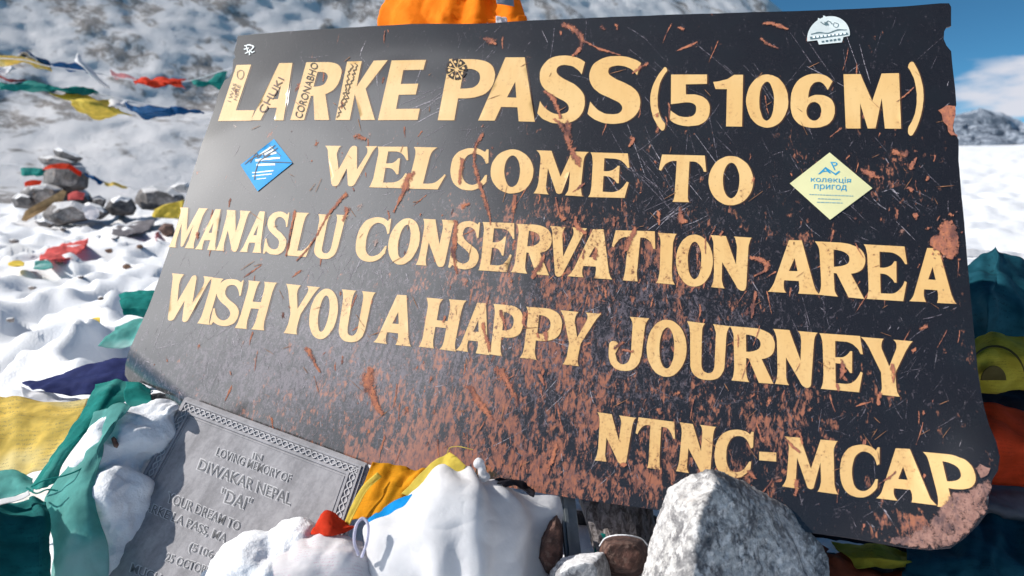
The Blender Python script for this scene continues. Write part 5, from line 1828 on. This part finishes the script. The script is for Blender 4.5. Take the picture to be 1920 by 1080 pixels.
cl('prayer_flag', 'sheer pale teal flag spread over the snow heap left of the plaque', 'prayer flag',
   [row(.95, (175, 772, 1.0), (200, 758, .985), (228, 752, .975), (245, 758, .97)), row(.92, (150, 830, .95), (178, 822, .925), (205, 808, .925), (220, 795, .94)), row(.90, (112, 885, .92), (148, 880, .895), (175, 868, .90), (190, 850, .91)),
    row(.87, (78, 935, .90), (122, 930, .87), (158, 930, .865), (178, 940, .87)), row(.83, (90, 1000, .86), (130, 1005, .84), (165, 1010, .84), (205, 1020, .85)), row(.8, (95, 1120), (130, 1120), (165, 1120), (200, 1120))], 'teal_light', gL, wr=.004, ws=14, seed=43, nv=60)
cl('prayer_flag', 'deep teal flag bunched in the lower left corner, with an unseen sheet added to shade the plaque', 'prayer flag',  # left columns are an unseen extension added to cast the plaque's shadow
   [row(.80, (-620, 500, .70), (-420, 480, .72), (-200, 690, .78), (-60, 890, .84), (10, 935, .87), (50, 922, .88), (82, 925, .88)),
    row(.80, (-640, 720, .66), (-420, 760, .70), (-200, 860, .76), (-60, 960, .80), (20, 985, .82), (70, 975, .83), (98, 975, .84)),
    row(.78, (-640, 900, .64), (-420, 950, .68), (-200, 1010, .74), (-60, 1040, .77), (20, 1050, .785), (75, 1045, .79), (106, 1040, .81)),
    row(.76, (-640, 1100, .64), (-420, 1130, .66), (-200, 1150, .72), (-60, 1150, .74), (20, 1150, .75), (75, 1150, .76), (110, 1150, .78))], 'teal_mid', gL, wr=.008, ws=10, seed=45, fold=.006, foldn=4, nu=90, nv=44)
cl('prayer_flag', 'white hem lying over the top of the deep teal flag in the corner', 'prayer flag',
   [row(.87, (-30, 945), (5, 935), (30, 928), (52, 918)), row(.86, (-30, 958), (5, 946), (30, 938), (54, 926))], 'white', gL, wr=.002, seed=47, nv=6, nu=24)
for k, (pts, lab) in enumerate(((((60, 912, .90), (85, 900, .89), (120, 892, .89), (150, 880, .90), (180, 860, .91)), 'thin teal cord looping off the folded band over the pale flag'),
                                (((50, 915, .89), (68, 925, .875), (88, 918, .87), (108, 920, .87)), 'short teal cord knotted round the end of the folded band'))):
    c = ribbon_tube('cord', [P(*p) for p in pts], .0011, CL['teal'], None, 8)
    tag(to_origin(c), lab, 'cord')
cl('prayer_flag', 'teal flag standing up from the snow beside the left edge of the sign', 'prayer flag',
   [row(1.5, (222, 552), (240, 545), (262, 541), (292, 540)), row(1.42, (226, 575), (245, 570), (265, 572), (288, 575)), row(1.42, (228, 592), (246, 592), (264, 596), (282, 602))], 'teal', gL, wr=.006, seed=49, nu=26, nv=22)
cl('prayer_flag', 'pale teal flag trailing on the snow from the left edge of the sign', 'prayer flag',
   [row(1.46, (214, 612), (235, 600), (258, 592), (280, 590)), row(1.42, (198, 630), (222, 622), (246, 618), (268, 615)), row(1.38, (183, 646), (210, 648), (236, 646), (258, 640))], 'teal_light', gL, wr=.006, seed=51, nu=28, nv=22)

# --- orange cloth behind the top edge
oc = cloth('fabric', [
    [K(x, y, k) for x, y, k in ((735, -80, 1.10), (800, -90, 1.06), (850, -92, 1.05), (905, -88, 1.06), (955, -75, 1.10))],
    [K(x, y, k) for x, y, k in ((722, -10, 1.09), (795, -12, 1.05), (850, -14, 1.035), (910, -12, 1.045), (976, -6, 1.07))],
    [K(x, y, k) for x, y, k in ((702, 42, 1.08), (785, 38, 1.04), (850, 36, 1.03), (915, 34, 1.035), (988, 30, 1.05))],
    [K(x, y, k) for x, y, k in ((705, 110, 1.08), (785, 105, 1.05), (850, 105, 1.04), (915, 105, 1.045), (992, 100, 1.06))]],
    CL['orange'], nu=110, nv=60, wr=.007, ws=13, seed=6, fold=.016, foldn=4.2)
to_origin(oc)
tag(oc, 'bright orange jacket like cloth with a grey strip, behind the top edge of the sign', 'cloth')
s1 = cloth('grey_strip', [[K(x, y, k) for x, y, k in ((928, -12, 1.018), (945, -12, 1.028), (962, -10, 1.045))], [K(x, y, k) for x, y, k in ((932, 6, 1.016), (948, 8, 1.026), (964, 12, 1.043))]], CL['strip'], nu=20, nv=8, wr=.001)
s2 = cloth('white_mark', [[K(x, y, k) for x, y, k in ((930, 28, 1.016), (940, 30, 1.02), (950, 33, 1.03))], [K(x, y, k) for x, y, k in ((930, 44, 1.014), (940, 44, 1.018), (952, 44, 1.028))]], CL['white'], nu=16, nv=8, wr=.002, ws=60)
center_parent([s1, s2], oc)

# ================================================================== THE SNOWFIELD BEHIND ON THE LEFT
def Pg(px, py, z=0.0, lim=30):
    d = Gd(py, z)
    return P(px, py, d)


gC = 'stones of the small cairn on the snow'
D0 = 7.6
rock_px('rock', [(98, 281), (112, 277), (135, 286), (157, 296), (150, 303), (120, 300), (104, 293)], D0, .35, DARKROCK, 41, 'flat dark slab on the very top of the cairn', 'rock', gC)
rock_px('rock', [(82, 306), (110, 299), (150, 303), (168, 325), (165, 352), (140, 366), (100, 362), (80, 345)], D0, .5, GREYROCK, 42, 'rounded grey boulder in the middle of the cairn', 'rock', gC)
rock_px('rock', [(36, 362), (50, 347), (85, 343), (118, 352), (125, 375), (105, 388), (60, 386), (40, 380)], D0 - .2, .5, GREYROCK, 43, 'grey stone at the lower left of the cairn', 'rock', gC)
rock_px('rock', [(118, 352), (150, 350), (168, 362), (176, 380), (150, 392), (122, 384)], D0 + .1, .4, DARKROCK, 44, 'dark stone under the right side of the cairn boulder', 'rock', gC)
rock_px('rock', [(78, 400), (100, 380), (140, 376), (168, 388), (185, 402), (160, 414), (110, 424), (84, 416)], D0 - .7, .5, GREYROCK, 45, 'broad grey stone at the front foot of the cairn', 'rock', gC)
rock_px('rock', [(64, 414), (84, 410), (104, 420), (96, 428), (74, 424)], D0 - 1.0, .25, DARKROCK, 46, 'small dark stone in the snow before the cairn foot', 'rock', gC)
gS = 'loose stones on the snow behind the sign'
rock_px('rock', [(195, 392), (205, 376), (225, 366), (246, 370), (258, 390), (250, 404), (210, 404)], D0 - .2, .45, DARKROCK, 47, 'dark stone with a snow cap right of the cairn', 'rock', gS)
rock_px('rock', [(252, 372), (262, 355), (290, 347), (320, 352), (345, 366), (350, 390), (310, 396), (262, 392)], D0 + .4, .6, GREYROCK, 48, 'larger grey stone just left of the black sign', 'rock', gS)
rock_px('rock', [(296, 430), (308, 418), (325, 420), (330, 440), (310, 446)], D0 - 1.8, .25, BROWNROCK, 49, 'brownish stone touching the left edge of the sign', 'rock', gS)
rock_px('rock', [(316, 352), (330, 343), (350, 342), (365, 352), (352, 362), (326, 360)], D0 + 1.2, .4, PALEROCK, 50, 'pale stone half hidden behind the left edge of the sign', 'rock', gS)
rock_px('rock', [(20, 372), (34, 362), (60, 364), (72, 378), (58, 392), (28, 390)], D0 - .3, .45, DARKROCK, 61, 'dark angular stone at the far left foot of the cairn', 'rock', gC)
rock_px('rock', [(70, 296), (96, 291), (140, 298), (150, 307), (110, 312), (78, 308)], D0 + .05, .5, GREYROCK, 62, 'thin grey slab lying on the cairn boulder under the top stone', 'rock', gC)
rock_px('rock', [(140, 392), (165, 378), (190, 386), (206, 400), (190, 412), (156, 410)], D0 - .5, .4, DARKROCK, 63, 'dark stone at the right foot of the cairn beside the faded rag', 'rock', gC)
rock_px('rock', [(170, 372), (186, 366), (200, 374), (196, 388), (176, 390)], D0 - .1, .3, GREYROCK, 64, 'small grey stone between the cairn and the snow capped stone', 'rock', gC)
for k, (x, y, w, h) in enumerate(((112, 492, 11, 6), (26, 452, 12, 6), (205, 470, 9, 5), (150, 520, 9, 5), (60, 540, 10, 5), (238, 500, 10, 6), (190, 560, 8, 5), (20, 600, 10, 6), (262, 462, 8, 5), (118, 430, 8, 5), (95, 620, 9, 5))):
    q_ = random.Random(k + 80)
    rock_px('stone', [(x + w * math.cos(t) * q_.uniform(.7, 1.1), y + h * math.sin(t) * q_.uniform(.7, 1.1)) for t in np.linspace(0, math.tau, 8)[:-1]], Gd(y, .02) - .05, .1, (DARKROCK, GREYROCK, BROWNROCK)[k % 3], 80 + k,
            'small stone poking out of the trodden snow left of the sign', 'stone', 'small stones scattered on the snow')
OCH = plain('yellow_brown_wood', (0.52, 0.34, 0.17), .8, .2, .3, 12)
box_between('stick', P(118, 366, D0 - .55), P(48, 405, D0 - .75), (0.02, 0.01, .05), (0.0, -.03, .01), OCH, 'yellow brown stick slanting against the foot of the cairn', 'stick', 6, .3)

# strings of prayer flags in the air
def fstring(label, cord_pts, flags, depth):
    root = empty('prayer_flag_string', P(*cord_pts[0], depth) if len(cord_pts[0]) == 2 else P(*cord_pts[0]), label, 'prayer flags', 'strings of prayer flags in the air')
    ch = [ribbon_tube('cord', [P(p[0], p[1], p[2] if len(p) > 2 else depth) for p in cord_pts], .0045, CL['white'], None, 8, 5)]
    for k, (mat, rows, wr) in enumerate(flags):
        ch.append(cloth('flag', [[P(p[0], p[1], (p[2] if len(p) > 2 else depth)) for p in r] for r in rows], CL[mat], nu=30, nv=16, wr=wr, ws=5, seed=k + 60, thick=.003, fold=.02, foldn=1.5))
    center_parent(ch, root)
    return root


z = .12
fstring('upper string of flags blowing left of the sign: yellow, blue, white, red and green',
        [(-40, 108), (40, 112), (90, 124), (160, 134), (205, 142), (250, 150), (345, 153), (420, 132), (470, 120)],
        [('yellow', [[(-10, 106), (30, 112), (60, 114), (90, 126)], [(-10, 120, 5.1), (30, 124, 5.1), (60, 127, 5.1), (88, 131)]], .02),
         ('white', [[(30, 107), (50, 106), (66, 110)], [(28, 112, 5.1), (50, 114, 5.1), (68, 116)]], .02),
         ('blue', [[(36, 106), (55, 104), (70, 112), (88, 126)], [(40, 112, 5.1), (58, 113, 5.1), (70, 119, 5.1), (86, 129)]], .02),
         ('blue', [[(98, 128), (118, 121), (140, 124), (166, 134)], [(104, 133, 5.1), (122, 136, 5.1), (145, 137, 5.1), (166, 138)]], .02),
         ('white', [[(136, 104), (146, 98), (152, 103)], [(140, 113, 4.9), (150, 114, 4.9), (158, 117)], [(164, 136, 4.9), (170, 136, 4.9), (174, 135)], [(201, 165), (204, 166), (206, 164)]], .012),
         ('pink', [[(205, 139), (228, 143), (258, 148)], [(208, 145, 5.1), (230, 150, 5.1), (256, 156)]], .02),
         ('red', [[(248, 150), (265, 142), (285, 140), (310, 143), (347, 146)], [(252, 155, 4.9), (270, 155, 4.8), (290, 158, 4.8), (315, 158, 4.8), (347, 157)], [(258, 157), (272, 160, 4.9), (292, 167), (318, 165), (346, 166)]], .02),
         ('teal', [[(358, 150), (380, 146), (400, 138), (425, 132)], [(364, 156, 4.9), (385, 156, 4.9), (405, 152, 4.9), (425, 150)], [(368, 166), (388, 166), (408, 168), (425, 168)]], .02)], 5.0)
fstring('middle string of flags sagging left of the sign: red stripes, green, yellow and dark blue',
        [(-40, 150), (20, 158), (90, 168), (160, 172), (230, 186), (300, 200), (380, 209), (430, 212)],
        [('coral', [[(-10, 138), (20, 142), (50, 150)], [(-10, 148, 4.7), (20, 150, 4.7), (44, 154)]], .02),
         ('white', [[(-10, 124), (14, 124), (34, 127)], [(-10, 136, 4.7), (12, 136, 4.7), (24, 138)]], .015),
         ('teal', [[(-5, 156), (20, 152), (60, 148), (110, 160), (180, 170)], [(0, 163, 4.6), (25, 164, 4.6), (70, 162, 4.6), (120, 168, 4.6), (180, 172)], [(8, 165), (30, 170), (75, 170), (125, 171), (182, 173)]], .02),
         ('yellow_plain', [[(90, 172), (120, 171), (160, 172), (210, 184)], [(122, 182, 4.6), (140, 184, 4.55), (175, 190, 4.55), (228, 200)], [(130, 200, 4.6), (150, 206, 4.6), (188, 208, 4.6), (240, 212)], [(148, 216), (170, 221), (205, 220), (248, 217)]], .02),
         ('white', [[(198, 190), (220, 186), (240, 190)], [(205, 200, 4.7), (222, 198, 4.7), (242, 202)], [(212, 205), (226, 206), (245, 206)]], .02),
         ('blue', [[(239, 184), (262, 202), (290, 194), (330, 197), (380, 208)], [(242, 200, 4.65), (268, 212, 4.6), (298, 208, 4.6), (338, 208, 4.6), (381, 210)], [(250, 220), (275, 224), (305, 222), (340, 216), (382, 211)]], .02)], 4.8)
fstring('lowest string of flags wound round the cairn, with teal, red and blue flags',
        [(-40, 302, 7.3), (30, 309, 7.2), (80, 316, 7.15), (155, 312, 7.2), (165, 325, 7.25), (200, 342, 7.3), (240, 350, 7.3), (262, 353, 7.4), (330, 345, 7.6)],
        [('teal', [[(40, 316, 7.2), (60, 313, 7.15), (82, 316, 7.12)], [(42, 326, 7.2), (60, 325, 7.12), (80, 322, 7.1)], [(42, 329, 7.2), (60, 331, 7.15), (80, 330, 7.12)]], .02),
         ('red', [[(78, 314, 7.14), (105, 307, 7.1), (130, 309, 7.1), (154, 320, 7.15)], [(80, 318, 7.12), (105, 315, 7.08), (130, 317, 7.08), (152, 328, 7.13)]], .02),
         ('blue', [[(158, 320, 7.2), (175, 328, 7.2), (196, 338, 7.25)], [(162, 330, 7.15), (176, 338, 7.15), (190, 344, 7.2)]], .02),
         ('yellow', [[(194, 339, 7.25), (215, 343, 7.25), (240, 348, 7.3)], [(196, 345, 7.22), (215, 349, 7.22), (238, 352, 7.28)]], .015)], 7.2)
gG = 'flags lying on the snow behind the sign'
for lab, mat, rows in (
    ('red flag with a printed square lying on the snow in front of the cairn', 'coral', [[(98, 462), (120, 455), (142, 450), (166, 446)], [(80, 474), (108, 470), (138, 464), (164, 454)], [(72, 484), (100, 487), (130, 480), (160, 462)]]),
    ('small yellow scrap on the snow at the far left', 'yellow_plain', [[(14, 490), (30, 485), (46, 488)], [(16, 496), (32, 496), (44, 494)]]),
    ('dull green scrap beside the red flag on the snow', 'teal_light', [[(66, 488), (80, 484), (96, 490)], [(62, 500), (80, 500), (100, 498)]]),
    ('yellow flag by the stone at the left edge of the sign', 'yellow_plain', [[(288, 392), (310, 383), (345, 375)], [(284, 404), (306, 400), (340, 396)], [(290, 408), (308, 409), (335, 410)]]),
    ('grey blue flag half buried in snow left of the sign', 'grey', [[(212, 424), (245, 416), (292, 408)], [(210, 434), (245, 430), (285, 424)], [(208, 446), (240, 440), (262, 436)]]),
    ('pale pink flag beside the brown stone at the sign edge', 'pink', [[(293, 436), (305, 430), (318, 428)], [(294, 450), (304, 450), (314, 446)]]),
    ('tiny yellow scrap on the snow near the teal flag', 'yellow_plain', [[(164, 598), (175, 593), (188, 595)], [(163, 605), (176, 606), (187, 602)]]),
    ('coral rag on the cairn next to the lower stones', 'coral', [[(125, 364), (140, 358), (158, 362)], [(128, 376), (142, 374), (154, 374)]]),
    ('faded white and green rag on the foot stone of the cairn', 'white_print', [[(152, 388), (168, 384), (186, 394)], [(156, 400), (170, 402), (184, 404)], [(160, 410), (172, 412), (180, 410)]]),
    ('red rag tucked into the left of the cairn', 'red', [[(44, 342), (58, 337), (76, 338)], [(46, 350), (60, 348), (74, 346)]]),
):
    rr = []
    for r in rows:
        q_ = []
        for x, y in r:
            d = Gd(max(y, 400), 0.05) if y > 410 and x < 300 else (6.6 if x < 200 else 6.9)
            if 'cairn' in lab and 'front' not in lab: d = 6.55
            q_.append(P(x, y, d - 0.06))
        rr.append(q_)
    cl('prayer_flag', lab, 'prayer flag', rr, mat, gG, nu=24, nv=14, wr=.012, ws=7, seed=len(lab), thick=.002)
